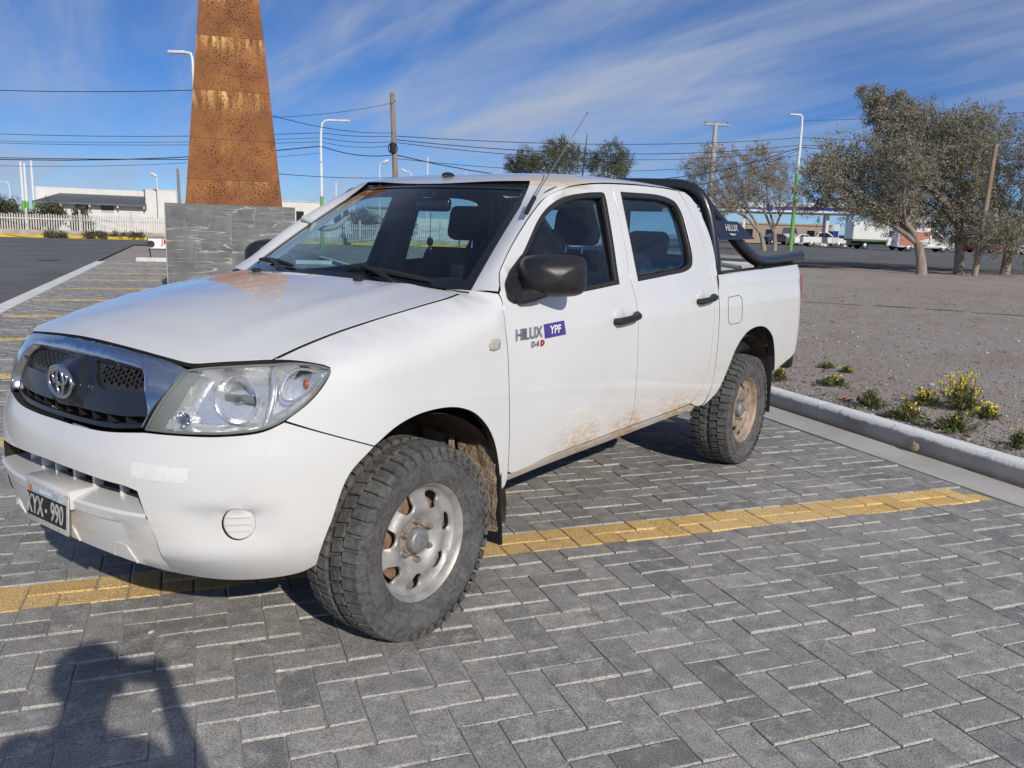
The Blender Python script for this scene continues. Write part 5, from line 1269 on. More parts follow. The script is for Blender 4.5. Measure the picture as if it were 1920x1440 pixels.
# posts and lamps
def upright(name, label, cat, px, py, dist, r0, r1, m, group=None, base=None, lean=0.):
    top = at(px, py, dist); b = top.copy(); b.z = terr(*to_en(b)) if base is None else base
    o = empty(name, b); tag(o, label, cat, group); h = top.z-b.z
    return o, h
def lamp_post(px, py, dist, arm, label, split=.0, r=.075, name='street_lamp', head='flat', group=None, curve=.5):
    o, h = upright(name, label, 'street lamp', px, py, dist, 0, 0, None, group)
    ax = CR.copy(); ax.z = 0; ax.normalize(); 
    if split: 
        MB().tube([(0, 0, -.1), (0, 0, h*split)], [r*1.35, r*1.15], 10).build('lower_post', 'post_green', o)
    pth = [Vector((0, 0, h*split if split else -.1)), Vector((0, 0, h-curve))]
    if arm: pth += [Vector((0, 0, h-curve*.3))+ax*arm*.06, Vector((0, 0, h))+ax*arm*.25, Vector((0, 0, h+.03))+ax*arm]
    else: pth += [Vector((0, 0, h))]
    pth = catmull(pth, .25) if arm else pth
    MB().tube(pth, [r*1.1-(r*.45)*i/(len(pth)-1) for i in range(len(pth))], 10).build('upper_post', 'post_white', o)
    if arm:
        e_ = pth[-1]; M_ = Matrix.Translation(e_) @ Matrix.Rotation(math.atan2(ax.y*arm, ax.x*arm), 4, 'Z')
        if head == 'flat': MB().bbox(-.05, .62, -.12, .12, -.06, .05, .03, 2, M_).build('lamp_head', 'lamp_head', o)
        else: MB().ball((0, 0, 0), .34, .16, .13, 14, 8, Matrix.Rotation(math.atan2(ax.y*arm, ax.x*arm), 4, 'Z') @ Matrix.Rotation(R(-25), 4, 'Y')).build('lamp_head', 'lamp_head', o).location = e_+Vector((0, 0, .06))
    return o
lamp_post(602, 226, 47, .9, 'white street lamp with green lower post between obelisk and timber pole', .42)
lamp_post(361, 100, 36, -.30, 'tall white street lamp partly hidden behind the rusty obelisk', .3, .07)
lamp_post(1505, 216, 74, -.45, 'white street lamp with green lower post among the trees beside the forecourt', .58, .12)
lamp_post(712, 305, 70, .45, 'small white curved street lamp just left of the timber pole', 0, .055, head='ball')
lamp_post(772, 322, 88, -.8, 'street lamp head showing above the cab roof right of the timber pole', 0, .055, head='ball')
lamp_post(893, 330, 92, -.9, 'white lamp head peeping over the cab roof below the cirrus', 0, .06, head='ball')
lamp_post(294, 330, 72, -.22, 'curved street lamp standing behind the low white building', 0, .05, head='ball')
lamp_post(17, 342, 82, -.55, 'thin street lamp beside the bushes at the end of the fence', 0, .05)
for px, py, lb in ((38, 303, 'white mast with green base, tallest of the pair beside the low building'), (45, 306, 'slimmer white mast standing right against the tall one'), (58, 301, 'single white mast nearest the corner of the low building')):
    o, h = upright('mast', lb, 'mast', px, py, 76, 0, 0, None)
    MB().tube([(0, 0, -.1), (0, 0, h*.46)], .13, 8).build('mast_base', 'post_green', o); MB().tube([(0, 0, h*.46), (0, 0, h)], [.10, .08], 8).build('mast_top', 'post_white', o)
for px, py, lb in ((630, 342, 'thin white mast above the white rendered building'), (802, 294, 'thin white mast seen above the cab roof')):
    o, h = upright('mast', lb, 'mast', px, py, 84, 0, 0, None); MB().tube([(0, 0, -.1), (0, 0, h)], [.08, .06], 8).build('mast_top', 'post_white', o)
def timber_pole(px, py, dist, label, r=.13, lean=(0, 0), name='timber_pole', m='timber'):
    o, h = upright(name, label, 'utility pole', px, py, dist, 0, 0, None)
    MB().tube([(lean[0], lean[1], -.2), (lean[0]*.5, lean[1]*.5, h*.5), (0, 0, h)], [r*1.25, r*1.1, r*.85], 12).build('pole_shaft', m, o); return o, h
axr = Vector((CR.x, CR.y, 0)).normalized()
tp, th_ = timber_pole(735, 174, 50, 'leaning timber utility pole with a coil of cable behind the cab', .15, tuple((axr*.42)[:2]))
for zf in (.74, .80, .95): MB().lathe([(.02, 0), (.05, .02), (.05, .07), (.02, .10)], 8, 'z', Matrix.Translation(Vector((0, 0, th_*zf-.05))+axr*.17)).build('insulator', 'insulator', tp)
for k in range(3): MB().tube([Vector((0, 0, th_*.655))+axr*(.02+.26*math.cos(2*PI*i/24))+Vector((0, 0, .30*math.sin(2*PI*i/24)))+NN*(.18+.02*k) for i in range(24)], .022, 6, closed=True).build('cable_coil', 'wire_black', tp)
MB().bbox(-.14, .14, -.12, .12, -.28, .28, .03, 2, Matrix.Translation(Vector((0, 0, th_*.655))+NN*.26)).build('junction_box', 'wire_black', tp)
timber_pole(1868, 270, 41, 'bare leaning timber pole standing between the tree trunks', .10, tuple((axr*-.18)[:2]))
timber_pole(333, 316, 66, 'short timber post against the white gable wall by the obelisk', .10, tuple((axr*.1)[:2]))
cp, ch = timber_pole(1342, 230, 88, 'concrete utility pole with a wide crossarm above the trees', .24, name='crossarm_pole', m='pole_concrete')
for zf, wd in ((.985, 1.25), (.81, .85)):
    M_ = Matrix.Translation((0, 0, ch*zf)) @ Matrix.Rotation(math.atan2(axr.y, axr.x), 4, 'Z'); MB().bbox(-wd*.9, wd*1.1, -.12, .12, -.10, .10, .03, 1, M_).build('crossarm', 'pole_concrete', cp)
    for x in (-.8*wd, 0, .95*wd): MB().lathe([(.03, 0), (.08, .03), (.08, .14), (.03, .2)], 8, 'z', M_ @ Matrix.Translation((x, 0, .10))).build('insulator', 'insulator', cp)
# overhead wires between the poles
WIRES = [((-800, 84), 55, (361, 169), 36, 0.66, .016), ((361, 165), 36, (740, 249), 50, .5, .016), ((-800, 179), 75, (602, 249), 47, 0.95, .016), ((-800, 198), 75, (602, 258), 47, 0.95, .012), ((-800, 204), 75, (602, 266), 47, 0.85, .014),
         ((-800, 211), 65, (602, 274), 47, 1.42, .026), ((-800, 224), 75, (602, 287), 47, 1.52, .012), ((-800, 263), 50, (364, 299), 36, 0.19, .016), ((602, 249), 47, (740, 255), 50, .1, .016), ((602, 258), 47, (740, 265), 50, .15, .016), ((602, 266), 47, (740, 272), 50, .2, .014), ((602, 274), 47, (740, 290), 50, .25, .026),
         ((740, 255), 50, (1500, 258), 74, .5, .022), ((740, 262), 50, (1500, 272), 74, .75, .024), ((740, 267), 50, (1500, 280), 74, .9, .020), ((740, 290), 50, (1500, 276), 74, 2.1, .030), ((740, 297), 50, (1500, 290), 74, 1.0, .018), ((364, 308), 36, (742, 333), 50, .2, .016), ((740, 192), 50, (361, 220), 36, .3, .012), ((742, 333), 50, (1500, 280), 74, 2.4, .022),
         ((1500, 258), 74, (2700, 250), 90, .6, .022), ((1500, 272), 74, (2700, 268), 90, .6, .022), ((1500, 276), 74, (2700, 290), 90, .8, .03), ((1502, 226), 74, (2700, 150), 90, .5, .016)]
def wire_label(a, b, r, sag):
    th = 'thick dark cable' if r >= .026 else 'dark overhead wire' if r >= .016 else 'fine faint overhead wire'
    side = 'running left from the green and white street lamp' if b[0] == 602 else 'between the street lamp and the timber pole' if a[0] == 602 else 'from the timber pole over the cab to the trees' if a[0] == 740 and b[0] == 1500 else 'above the trees by the gravel lot' if a[0] >= 1500 else 'passing behind the rusty obelisk'
    return th+' '+side
for i, (a, da, b, db, sag, r) in enumerate(WIRES):
    A, B = at(*a, da), at(*b, db); pts = [A.lerp(B, k/14)-Vector((0, 0, sag*4*(k/14)*(1-k/14))) for k in range(15)]
    tag(MB().tube(pts, r, 5).build('overhead_wire', 'wire_black', None, 60), wire_label(a, b, r, sag), 'wire', 'overhead wires between the poles')
# sign board on the verge, by the end of the paving
M_, L = facing(276, 322, 31.5, 0); sg = thing_at('roadside_sign', M_, 'small white advertising board on dark legs beside the pedestal', 'sign'); k_ = L/46
zt, zb = zat(290, 447, 31.5), zat(290, 466, 31.5)
tilt = Matrix.Rotation(R(-8), 4, 'X')
MB().bbox(-L/2, L/2, -.015, .015, zb, zt, .004, 1).build('sign_board', 'sticker_white', sg)
for x in (-L/2-.012, L/2+.012): MB().tube([(x+.0, 0, zt+.01), (x+.09*(1 if x < 0 else -1), -.02, -.02)], .02, 6).build('sign_leg', 'gloss_black', sg)
MB().box(-L/2, L/2, -.02, .012, zt+.002, zt+.03).build('sign_rail', 'gloss_black', sg); MB().box(-L/2, L/2, -.02, .012, zb-.03, zb-.002).build('sign_rail', 'gloss_black', sg)
map_mb(text_mesh('JM', .26, .001, .004), lambda a, b, c: (a+.16, -.019-c, zt-.12+b)).build('sign_letters', mat('sign_red', (.50, .03, .03), .5), sg)
map_mb(MB().lathe([(0, 0), (.12, 0), (.12, .002), (.075, .004), (.06, .002), (0, .002)], 18, 'y'), lambda a, b, c: (a-.30, -.018-b, c+zb+.15)).build('sign_picture', 'black_plastic', sg)
# ------------------------------------------------------------------ foliage
def leaf_material(name, a, b, c):
    m, n, l, p = nt(name); p.inputs['Roughness'].default_value = .75; p.inputs['Specular IOR Level'].default_value = .25
    g = n.new('ShaderNodeNewGeometry'); col = ramp(n, l, g.outputs['Random Per Island'], [(0, a), (.5, b), (1, c)])
    l.new(col, p.inputs['Base Color'])
    tr = n.new('ShaderNodeBsdfTranslucent'); l.new(col, tr.inputs[0]); mx = n.new('ShaderNodeMixShader'); mx.inputs[0].default_value = .25
    l.new(p.outputs[0], mx.inputs[1]); l.new(tr.outputs[0], mx.inputs[2]); l.new(mx.outputs[0], n['Material Output'].inputs[0])
leaf_material('leaf_grey', (.14, .135, .095), (.27, .255, .185), (.44, .41, .32))
leaf_material('leaf_pale', (.22, .19, .14), (.33, .285, .22), (.45, .39, .31))
leaf_material('leaf_dark', (.07, .078, .042), (.13, .135, .075), (.21, .205, .125))
leaf_material('leaf_green', (.075, .088, .030), (.13, .15, .055), (.22, .22, .10))
mat('bark', (.19, .155, .125), .95, col2=(.34, .28, .23), vscale=5, stretch=(1, 1, .25), bscale=18, bstr=.8, bdist=.03)
mat('bark_pale', (.22, .18, .15), .95, col2=(.34, .285, .24), vscale=5, stretch=(1, 1, .25), bscale=18, bstr=.8, bdist=.03)
def leaves(rng, centers, n_twig, n_leaf, ll, lw, wind, vert=.3):
    """leaf quads along short twigs filling blobs: returns numpy quads"""
    out = []; rm = np.mean([q_[1] for q_ in centers])
    for (c, r) in centers:
        for _ in range(max(6, int(n_twig*(r/rm)**1.8))):
            while True:
                q = rng.uniform(-1, 1, 3)
                d = (q**2).sum()
                if d < 1 and d > .08: break
            p = c+q*r*np.array([1, 1, .85]); dr = q/np.sqrt(d)*.6+wind+rng.normal(0, .45, 3)+np.array([0, 0, vert]); dr /= np.linalg.norm(dr)
            tl = r*.62*rng.uniform(.5, 1.4)
            t = rng.uniform(0, 1, n_leaf); P = p+dr*tl*t[:, None]+rng.normal(0, ll*.55, (n_leaf, 3))
            A = dr+rng.normal(0, .55, (n_leaf, 3)); A /= np.linalg.norm(A, axis=1)[:, None]
            B = np.cross(A, rng.normal(0, 1, (n_leaf, 3))); B /= np.linalg.norm(B, axis=1)[:, None]
            s = rng.uniform(.6, 1.25, (n_leaf, 1)); a = A*ll*s*.5; b = B*lw*s*.5
            out.append(np.stack([P-a, P-a*.1+b, P+a, P-a*.1-b], 1))
    return np.concatenate(out)
def quads_obj(name, Q, m, parent):
    n = len(Q); me = bpy.data.meshes.new(name); me.vertices.add(n*4); me.vertices.foreach_set('co', Q.reshape(-1).astype(np.float32))
    me.loops.add(n*4); me.loops.foreach_set('vertex_index', np.arange(n*4, dtype=np.int32)); me.polygons.add(n); me.polygons.foreach_set('loop_start', np.arange(0, n*4, 4, dtype=np.int32))
    me.update(calc_edges=True); return link(name, me, m, parent)
def tree(name, label, base_px, base_py, dist, blobs, leaf, bark, seed, n_twig=46, n_leaf=24, ll=.13, lw=.036, trunk_r=.22, group=None, fork=.28, bz=None, twigs=5):
    rng = np.random.default_rng(seed); rd_ = random.Random(seed)
    b = at(base_px, base_py, dist); b.z = (terr(*to_en(b)) if bz is None else bz)
    o = empty(name, b); tag(o, label, 'tree', group)
    cs = []; away = Vector((CF.x, CF.y, 0)).normalized()
    for (px, py, r) in blobs:
        c = at(px, py, dist); rr = r/1565.6*dist; c = c+away*rd_.uniform(-1.1, 1.1)*min(2.2, rr*1.6)-b; cs.append((np.array(c), rr*1.08))
    H = max(c[0][2] for c in cs); cm = np.mean([c[0] for c in cs], 0)
    tk = MB(); f = Vector((cm[0]*.10+rd_.uniform(-.1, .1), cm[1]*.10, H*fork))
    tk.tube([(0, 0, -.15), (0, 0, .15), (f.x*.35+rd_.uniform(-.06, .06), f.y*.35, f.z*.5), f], [trunk_r*1.35, trunk_r*1.05, trunk_r*.92, trunk_r*.85], 10); tk.build('trunk', bark, o, 60)
    # limbs: grow from the fork toward clusters of blobs, then branch to each
    br = MB(); order = sorted(cs, key=lambda c: c[0][0]*axr.x+c[0][1]*axr.y); G = 3 if len(cs) > 6 else 2
    for gi in range(G):
        grp = order[gi*len(order)//G:(gi+1)*len(order)//G]
        if not grp: continue
        cg = Vector(np.mean([c[0] for c in grp], 0)); j = f.lerp(cg, .45)+Vector((rd_.uniform(-.2, .2), rd_.uniform(-.2, .2), -.12*H*.3))
        br.tube(catmull([f*.94, f.lerp(j, .5)+Vector((rd_.uniform(-.15, .15), rd_.uniform(-.15, .15), rd_.uniform(-.1, .2))), j], .4), [trunk_r*.66-(trunk_r*.22)*k/20 for k in range(len(catmull([f*.94, f.lerp(j, .5), j], .4)))] if False else trunk_r*.52, 8)
        for (c, r) in grp:
            cv_ = Vector(c); m1 = j.lerp(cv_, .5)+Vector((rd_.uniform(-.3, .3), rd_.uniform(-.3, .3), rd_.uniform(-.2, .15)))*min(1, r)
            pts = catmull([j, m1, cv_], .35); br.tube(pts, [trunk_r*.34*(1-.72*k/len(pts)) for k in range(len(pts))], 6)
            for _ in range(twigs):
                s0 = pts[rd_.randrange(len(pts)//2, len(pts))]; d = Vector((rd_.gauss(0, 1), rd_.gauss(0, 1), rd_.gauss(.25, .7))).normalized()*r*rd_.uniform(.5, 1.05)
                br.tube([s0, s0+d*.5+Vector((0, 0, -.05)), s0+d], [trunk_r*.10, trunk_r*.07, trunk_r*.03], 4, cap=False)
    br.build('limbs', bark, o, 60)
    wind = np.array(axr)*-.55
    quads_obj('crown', leaves(rng, cs, n_twig, n_leaf, ll, lw, wind), leaf, o)
    return o
G1 = 'wind-bent trees along the far edge of the gravel'
tree('tamarisk_tree', 'grey green wind-bent tree leaning low over the box truck', 1728, 508, 40, [(1530, 335, 32), (1575, 300, 38), (1610, 335, 46), (1655, 372, 50), (1590, 372, 34), (1700, 405, 34), (1548, 372, 28), (1640, 300, 40), (1715, 345, 46), (1640, 395, 26), (1680, 310, 36), (1555, 330, 34)], 'leaf_grey', 'bark', 21, 78, 46, trunk_r=.21, group=G1)
tree('tamarisk_tree', 'tallest wind-bent tree, its ragged top sweeping over its neighbours', 1798, 506, 42, [(1622, 172, 9), (1640, 184, 15), (1630, 205, 10), (1662, 196, 20), (1640, 225, 13), (1665, 228, 18), (1690, 188, 12), (1650, 250, 10), (1710, 212, 30), (1690, 250, 36), (1760, 238, 36), (1800, 268, 44), (1745, 290, 48), (1845, 245, 38), (1820, 330, 48), (1775, 380, 44), (1850, 390, 44), (1840, 440, 34), (1705, 300, 36), (1800, 425, 34)], 'leaf_grey', 'bark', 22, 92, 46, trunk_r=.21, group=G1)
tree('tamarisk_tree', 'dense darker tree right of the bare leaning pole', 1885, 507, 44, [(1880, 240, 40), (1915, 290, 56), (1890, 350, 52), (1960, 250, 56), (1940, 350, 66), (1900, 420, 46), (1868, 300, 36), (1930, 440, 46), (1990, 330, 60), (1975, 420, 50)], 'leaf_grey', 'bark', 23, 95, 46, trunk_r=.20, group=G1)
tree('pale_tree', 'pale grey tree with forked trunks right behind the roll bar', 1432, 468, 72, [(1312, 312, 24), (1340, 298, 26), (1372, 312, 28), (1328, 345, 30), (1360, 358, 30), (1395, 335, 26), (1345, 385, 24), (1385, 375, 26)], 'leaf_pale', 'bark_pale', 24, 60, 44, .17, .045, .20, group=G1, fork=.2)
tree('pale_tree', 'pale grey tree in front of the green street lamp', 1452, 467, 73, [(1418, 298, 22), (1448, 308, 28), (1480, 328, 24), (1430, 345, 32), (1462, 360, 28), (1408, 372, 22), (1482, 375, 22)], 'leaf_pale', 'bark_pale', 25, 60, 44, .17, .045, .19, group=G1, fork=.2)
tree('background_tree', 'small dark tree showing above the cab roof, leftmost of its row', 985, 450, 78, [(968, 308, 16), (990, 300, 18), (1006, 312, 16), (985, 322, 22)], 'leaf_dark', 'bark', 26, 70, 40, .18, .05, .2, group='trees above the cab roof')
tree('background_tree', 'tallest dark tree above the cab roof behind the whip aerial', 1048, 450, 78, [(1042, 274, 18), (1058, 282, 20), (1034, 300, 22), (1070, 300, 22), (1052, 320, 26)], 'leaf_dark', 'bark', 27, 70, 40, .18, .05, .22, group='trees above the cab roof')
tree('background_tree', 'broad dark tree above the cab roof beside the roll bar', 1142, 450, 80, [(1112, 302, 20), (1146, 296, 24), (1168, 308, 20), (1130, 320, 24), (1155, 325, 22)], 'leaf_dark', 'bark', 28, 70, 40, .18, .05, .22, group='trees above the cab roof')
def bush(px, py, dist, w, h, label, seed, leaf='leaf_dark', cat='bush', group=None):
    rng = np.random.default_rng(seed); b = at(px, py, dist); b.z = max(0, terr(*to_en(b))); o = empty('bush', b); tag(o, label, cat, group)
    cs = [(np.array([rng.uniform(-w*.4, w*.4)*axr.x, rng.uniform(-w*.4, w*.4)*axr.y, h*rng.uniform(.35, .75)]), min(w, h)*.38) for _ in range(6)]
    MB().tube([(0, 0, -.1), (0, 0, h*.5)], [.07, .03], 6).build('stem', 'bark', o); quads_obj('foliage', leaves(rng, cs, 40, 20, .22, .07, np.array([0, 0, .1])), leaf, o)
bush(14, 420, 64, 1.7, 2.3, 'rounded dark bush behind the left end of the fence', 31); bush(97, 420, 63, 1.4, 2.2, 'dark bush in front of the low building, left of its windows', 32); bush(152, 420, 63, 1.0, 2.0, 'smaller bush growing in front of a dark window', 33)
bush(60, 420, 66, 1.1, 1.5, 'low bush between the masts and the low building', 36); bush(676, 430, 66, 1.8, 2.6, 'bush against the pale green shed seen through the screen', 34); bush(752, 430, 66, 1.8, 2.9, 'bush beside the timber pole seen through the screen', 35)
# weeds at the foot of the fence
for i, (px, w) in enumerate(((103, 1.5), (232, 1.9), (258, .8), (168, .6), (190, .5))):
    rng = np.random.default_rng(60+i); b = at(px, 442, 60); b.z = .05; o = tag(empty('verge_weeds', b), 'patch of dry green weeds at the foot of the picket fence', 'weeds', 'weeds along the fence')
    quads_obj('leaf_tuft', leaves(rng, [(np.array([axr.x*k*w*.3, axr.y*k*w*.3, .12]), .22) for k in (-1, 0, 1)], 24, 14, .14, .05, np.array([0, 0, .4])), 'leaf_dark', o)
# ------------------------------------------------------------------ background right: forecourt, buildings, vehicles
mat('beige_wall', (.42, .32, .24), .9, var=.1, vscale=.8); mat('canopy_white', (.72, .73, .74), .5, var=.04); mat('canopy_blue', (.010, .045, .28), .5, var=.05); mat('grey_cladding', (.30, .33, .36), .7, var=.08)
mat('truck_green', (.06, .16, .04), .5); mat('vehicle_white', (.70, .70, .69), .35, coat=.6, var=.04); mat('vehicle_dark', (.02, .022, .026), .3, coat=.6, var=.1); mat('vehicle_red', (.16, .02, .02), .35, coat=.6); mat('vehicle_orange', (.40, .14, .075), .5, var=.35, vscale=1.6)
mat('wheel_dark', (.02, .02, .02), .8); mat('wheel_disc', (.40, .40, .40), .4, .5)
rd2 = sheet('far_road', -118, -35.5, -150, 60, .0, 'asphalt')
rv = []
qs = [-34.6, -38, -42, -46, -52, -60, -70, -80, -95, -118]
rv = [EN(e, n_, terr(e, 0)+.012) for e in qs for n_ in (-160, -100, -60, -30, 0, 40, 100)]
rd2.data.clear_geometry(); rd2.data.from_pydata(rv, [], [(i*7+j, (i+1)*7+j, (i+1)*7+j+1, i*7+j+1) for i in range(len(qs)-1) for j in range(6)]); rd2.data.update()
if rd2.data.polygons[0].normal.z < 0: rd2.data.flip_normals()
def gz(px, dist): p_ = at(px, 460, dist); return terr(*to_en(p_))
D = 116; M_, L = facing(1250, 1615, D, gz(1450, D)); cn = thing_at('forecourt_canopy', M_, 'white and blue fuel station canopy behind the trees', 'canopy'); sc4 = L/365; X4 = lambda px: (px-1432.5)*sc4; zo = gz(1450, D)
zt, zb = zat(1450, 380, D)-zo, zat(1450, 398, D)-zo
MB().bbox(X4(1250), X4(1615), 0, 9, zb, zt, .05, 1).build('canopy_slab', 'canopy_white', cn)
MB().box(X4(1253), X4(1440), -.03, .02, zb+.35, zb+.55).build('fascia_stripe', 'canopy_blue', cn, None); MB().box(X4(1454), X4(1613), -.03, .02, zb+.32, zb+.72).build('fascia_stripe', 'canopy_blue', cn, None)
MB().box(X4(1440), X4(1453), -.06, -.005, zb+.2, zb+.95).build('fascia_logo', 'canopy_blue', cn, None)
for px in (1290, 1400, 1556, 1600):
    for y in (1.5, 7.5): MB().bbox(X4(px)-.18, X4(px)+.18, y-.18, y+.18, -.1, zb-.003, .03, 1).build('canopy_column', 'canopy_white', cn)
D = 136; M_, L = facing(1380, 1560, D, gz(1470, D)); o = thing_at('beige_building', M_, 'long low beige building behind the forecourt cars', 'building'); h_ = zat(1470, 422, D)-gz(1470, D)
MB().box(-L/2, L/2, 0, 12, -.2, h_).build('wall', 'beige_wall', o, None); MB().box(-L/2-.1, L/2+.1, -.15, 12.1, h_+.002, h_+.25).build('parapet', 'beige_wall', o, None)
for k in range(5): MB().box(-L/2+1.5+k*3.0, -L/2+2.6+k*3.0, -.02, .05, .9, 2.1).build('window', 'dark_window', o, None)
D = 118; M_, L = facing(1786, 1990, D, gz(1880, D)); o = thing_at('grey_building', M_, 'grey clad workshop building half hidden by the dark tree', 'building'); h_ = zat(1850, 408, D)-gz(1850, D)
MB().box(-L/2, L/2, 0, 14, -.2, h_).build('wall', 'grey_cladding', o, None); MB().box(-L/2-.1, L/2+.1, -.12, 14.1, h_+.002, h_+.2).build('parapet', 'white_wall', o, None)
for k in range(4): MB().box(-L/2+1.0+k*3.6, -L/2+2.2+k*3.6, -.03, .05, .0, 2.3).build('window', 'dark_window', o, None)
for k in range(4): MB().box(-L/2+2.3+k*3.6, -L/2+3.3+k*3.6, -.03, .05, .0, .9).build('low_panel', 'vehicle_red', o, None)
D = 128; M_, L = facing(1690, 1775, D, gz(1730, D)); o = thing_at('white_block', M_, 'tall white block building rising behind the orange van', 'building'); h_ = zat(1740, 398, D)-gz(1740, D)
MB().box(-L/2, L/2, 0, 10, -.2, h_).build('wall', 'white_wall', o, None); MB().box(-L/2-.08, L/2+.08, -.1, 10.1, h_+.002, h_+.2).build('parapet', 'white_wood', o, None)
M_, L = facing(1562, 1577, 104, gz(1569, 104)); o = thing_at('forecourt_totem', M_, 'white and blue totem sign on a yellow foot in the forecourt', 'sign'); h_ = zat(1569, 421, 104)-gz(1569, 104)
MB().bbox(-L*.36, L*.36, -.12, .12, .2, h_, .03, 1).build('totem_panel', 'canopy_white', o); MB().box(-L*.30, L*.30, -.135, -.12, h_*.45, h_*.72).build('totem_logo', 'canopy_blue', o, None); MB().bbox(-L*.8, L*.8, -.4, .4, -.1, .2, .05, 1).build('totem_foot', 'yellow_kerb', o)
def wheels(o, xs, w, r):
    for x in xs:
        for s in (-1, 1):
            wh = MB().lathe([(0, .02), (r*.6, .02), (r*.62, .0), (r*.95, .0), (r, -.03), (r, -.2)], 18, 'y', Matrix.Translation((x, s*(w/2), r)) @ Matrix.Rotation(0 if s > 0 else PI, 4, 'Z')).build('wheel', 'wheel_dark', o, 40)
            MB().lathe([(0, .03), (r*.5, .028), (r*.56, .015)], 14, 'y', Matrix.Translation((x, s*(w/2), r)) @ Matrix.Rotation(0 if s > 0 else PI, 4, 'Z')).build('wheel_disc', 'wheel_disc', wh, 40)
def profile_body(o, prof, w, m, name='body', bev=.06, taper_z=.8, inn=.10):
    # prof (x, z) outline; upper part narrows
    def mp(s): return lambda x, z: (x, s*(w/2-(inn*max(0, (z-taper_z))/.6)), z)
    b = MB(); b.prism(prof, mp(-1), mp(1)); b.fixn(); bm = bmesh.new(); me = mesh('tmp', b.v, b.f); bm.from_mesh(me)
    bmesh.ops.bevel(bm, geom=bm.edges[:], offset=bev, segments=2, affect='EDGES', clamp_overlap=True); bm.to_mesh(me); bm.free(); me.name = name
    me.polygons.foreach_set('use_smooth', [True]*len(me.polygons)); me.set_sharp_from_angle(angle=R(40)); return link(name, me, m, o)
def side_glass(o, poly, w, inn=.10, taper_z=.8, m='dark_window'):
    for s in (-1, 1):
        MB().add([(x, s*(w/2-(inn*max(0, (z-taper_z))/.6)+.012), z) for x, z in poly], [tuple(range(len(poly))) if s < 0 else tuple(reversed(range(len(poly))))]).build('window', m, o, None)
def vehicle(name, label, cat, px, dist, heading, kind, m, py=460):
    P = at(px, py, dist); P.z = terr(*to_en(P))+.012; a = math.atan2(axr.y, axr.x)+heading
    o = empty(name, P, a); tag(o, label, cat, 'vehicles parked across the far road')
    if kind == 'car':
        pr = [(-2.0, .30), (2.0, .30), (2.05, .62), (1.95, .80), (.95, .95), (.35, 1.40), (-.95, 1.45), (-1.75, 1.02), (-2.05, .95)]
        profile_body(o, pr, 1.7, m); side_glass(o, [(.78, .98), (.28, 1.34), (-.30, 1.36), (-.30, .98)], 1.7); side_glass(o, [(-.38, .98), (-.38, 1.36), (-.90, 1.38), (-1.35, 1.0)], 1.7); wheels(o, (1.25, -1.25), 1.66, .31)
        MB().add([(.97, -.62, 1.0), (.97, .62, 1.0), (.45, .55, 1.37), (.45, -.55, 1.37)], [(0, 1, 2, 3)]).build('windscreen', 'dark_window', o, None)
        for s in (-.6, .6): MB().bbox(1.93, 2.06, s-.16, s+.16, .64, .78, .02, 1).build('headlamp', 'lamp_head', o)
    elif kind == 'pickup':
        pr = [(-2.5, .45), (2.3, .45), (2.4, .75), (2.3, 1.0), (1.05, 1.12), (.45, 1.68), (-.75, 1.70), (-.95, 1.15), (-2.5, 1.12)]
        profile_body(o, pr, 1.75, m); side_glass(o, [(.85, 1.15), (.38, 1.58), (-.10, 1.60), (-.10, 1.15)], 1.75); side_glass(o, [(-.18, 1.15), (-.18, 1.60), (-.68, 1.60), (-.80, 1.15)], 1.75); wheels(o, (1.5, -1.55), 1.7, .37)
        MB().add([(1.07, -.62, 1.15), (1.07, .62, 1.15), (.52, .55, 1.64), (.52, -.55, 1.64)], [(0, 1, 2, 3)]).build('windscreen', 'dark_window', o, None)
        MB().bbox(-2.42, -1.02, -.70, .70, .95, 1.16, .03, 1).build('load_cover', 'vehicle_dark', o)
    elif kind == 'box':
        MB().bbox(-3.1, .75, -1.0, 1.0, 1.02, 2.92, .05, 1).build('cargo_box', 'vehicle_white', o); MB().bbox(-3.12, .77, -1.02, 1.02, .86, 1.015, .02, 1).build('green_skirt', 'truck_green', o)
        pr = [(.80, .50), (3.2, .50), (3.25, 1.0), (3.1, 1.25), (2.55, 1.40), (2.05, 2.15), (.82, 2.20)]
        profile_body(o, pr, 1.9, m, 'cab', .05, 1.3); side_glass(o, [(2.40, 1.40), (1.98, 2.02), (1.60, 2.05), (1.60, 1.40)], 1.9, .1, 1.3); side_glass(o, [(1.45, 1.40), (1.45, 2.05), (.98, 2.05), (.98, 1.40)], 1.9, .1, 1.3)
        MB().box(-3.0, 1.0, -.5, .5, .45, .84).build('chassis', 'vehicle_dark', o, None); wheels(o, (2.4, -1.6), 1.85, .38)
    elif kind == 'van':
        pr = [(-2.7, .40), (2.7, .40), (2.8, .85), (2.6, 1.10), (1.85, 1.30), (1.05, 2.10), (.6, 2.28), (-2.65, 2.25)]
        profile_body(o, pr, 1.95, 'vehicle_white', 'body', .08, 1.3); side_glass(o, [(1.65, 1.32), (1.05, 1.98), (.55, 2.0), (.55, 1.32)], 1.95, .1, 1.3)
        for s in (-1, 1): MB().add([(x, s*(1.95/2-(.10*max(0, z-1.3)/.6)+.014), z) for x, z in ((-2.55, .55), (.15, .55), (.40, 1.2), (.30, 1.85), (-2.5, 2.05))], [tuple(range(5)) if s < 0 else tuple(reversed(range(5)))]).build('side_graphic', 'vehicle_orange', o, None)
        wheels(o, (1.75, -1.65), 1.9, .36)
    return o
vehicle('parked_car', 'dark hatchback parked behind the forked pale trees', 'car', 1458, 118, R(12), 'car', 'vehicle_dark')
vehicle('delivery_van', 'dark van parked tail on left of the green lamp post', 'van', 1479, 122, R(70), 'van', 'vehicle_dark')
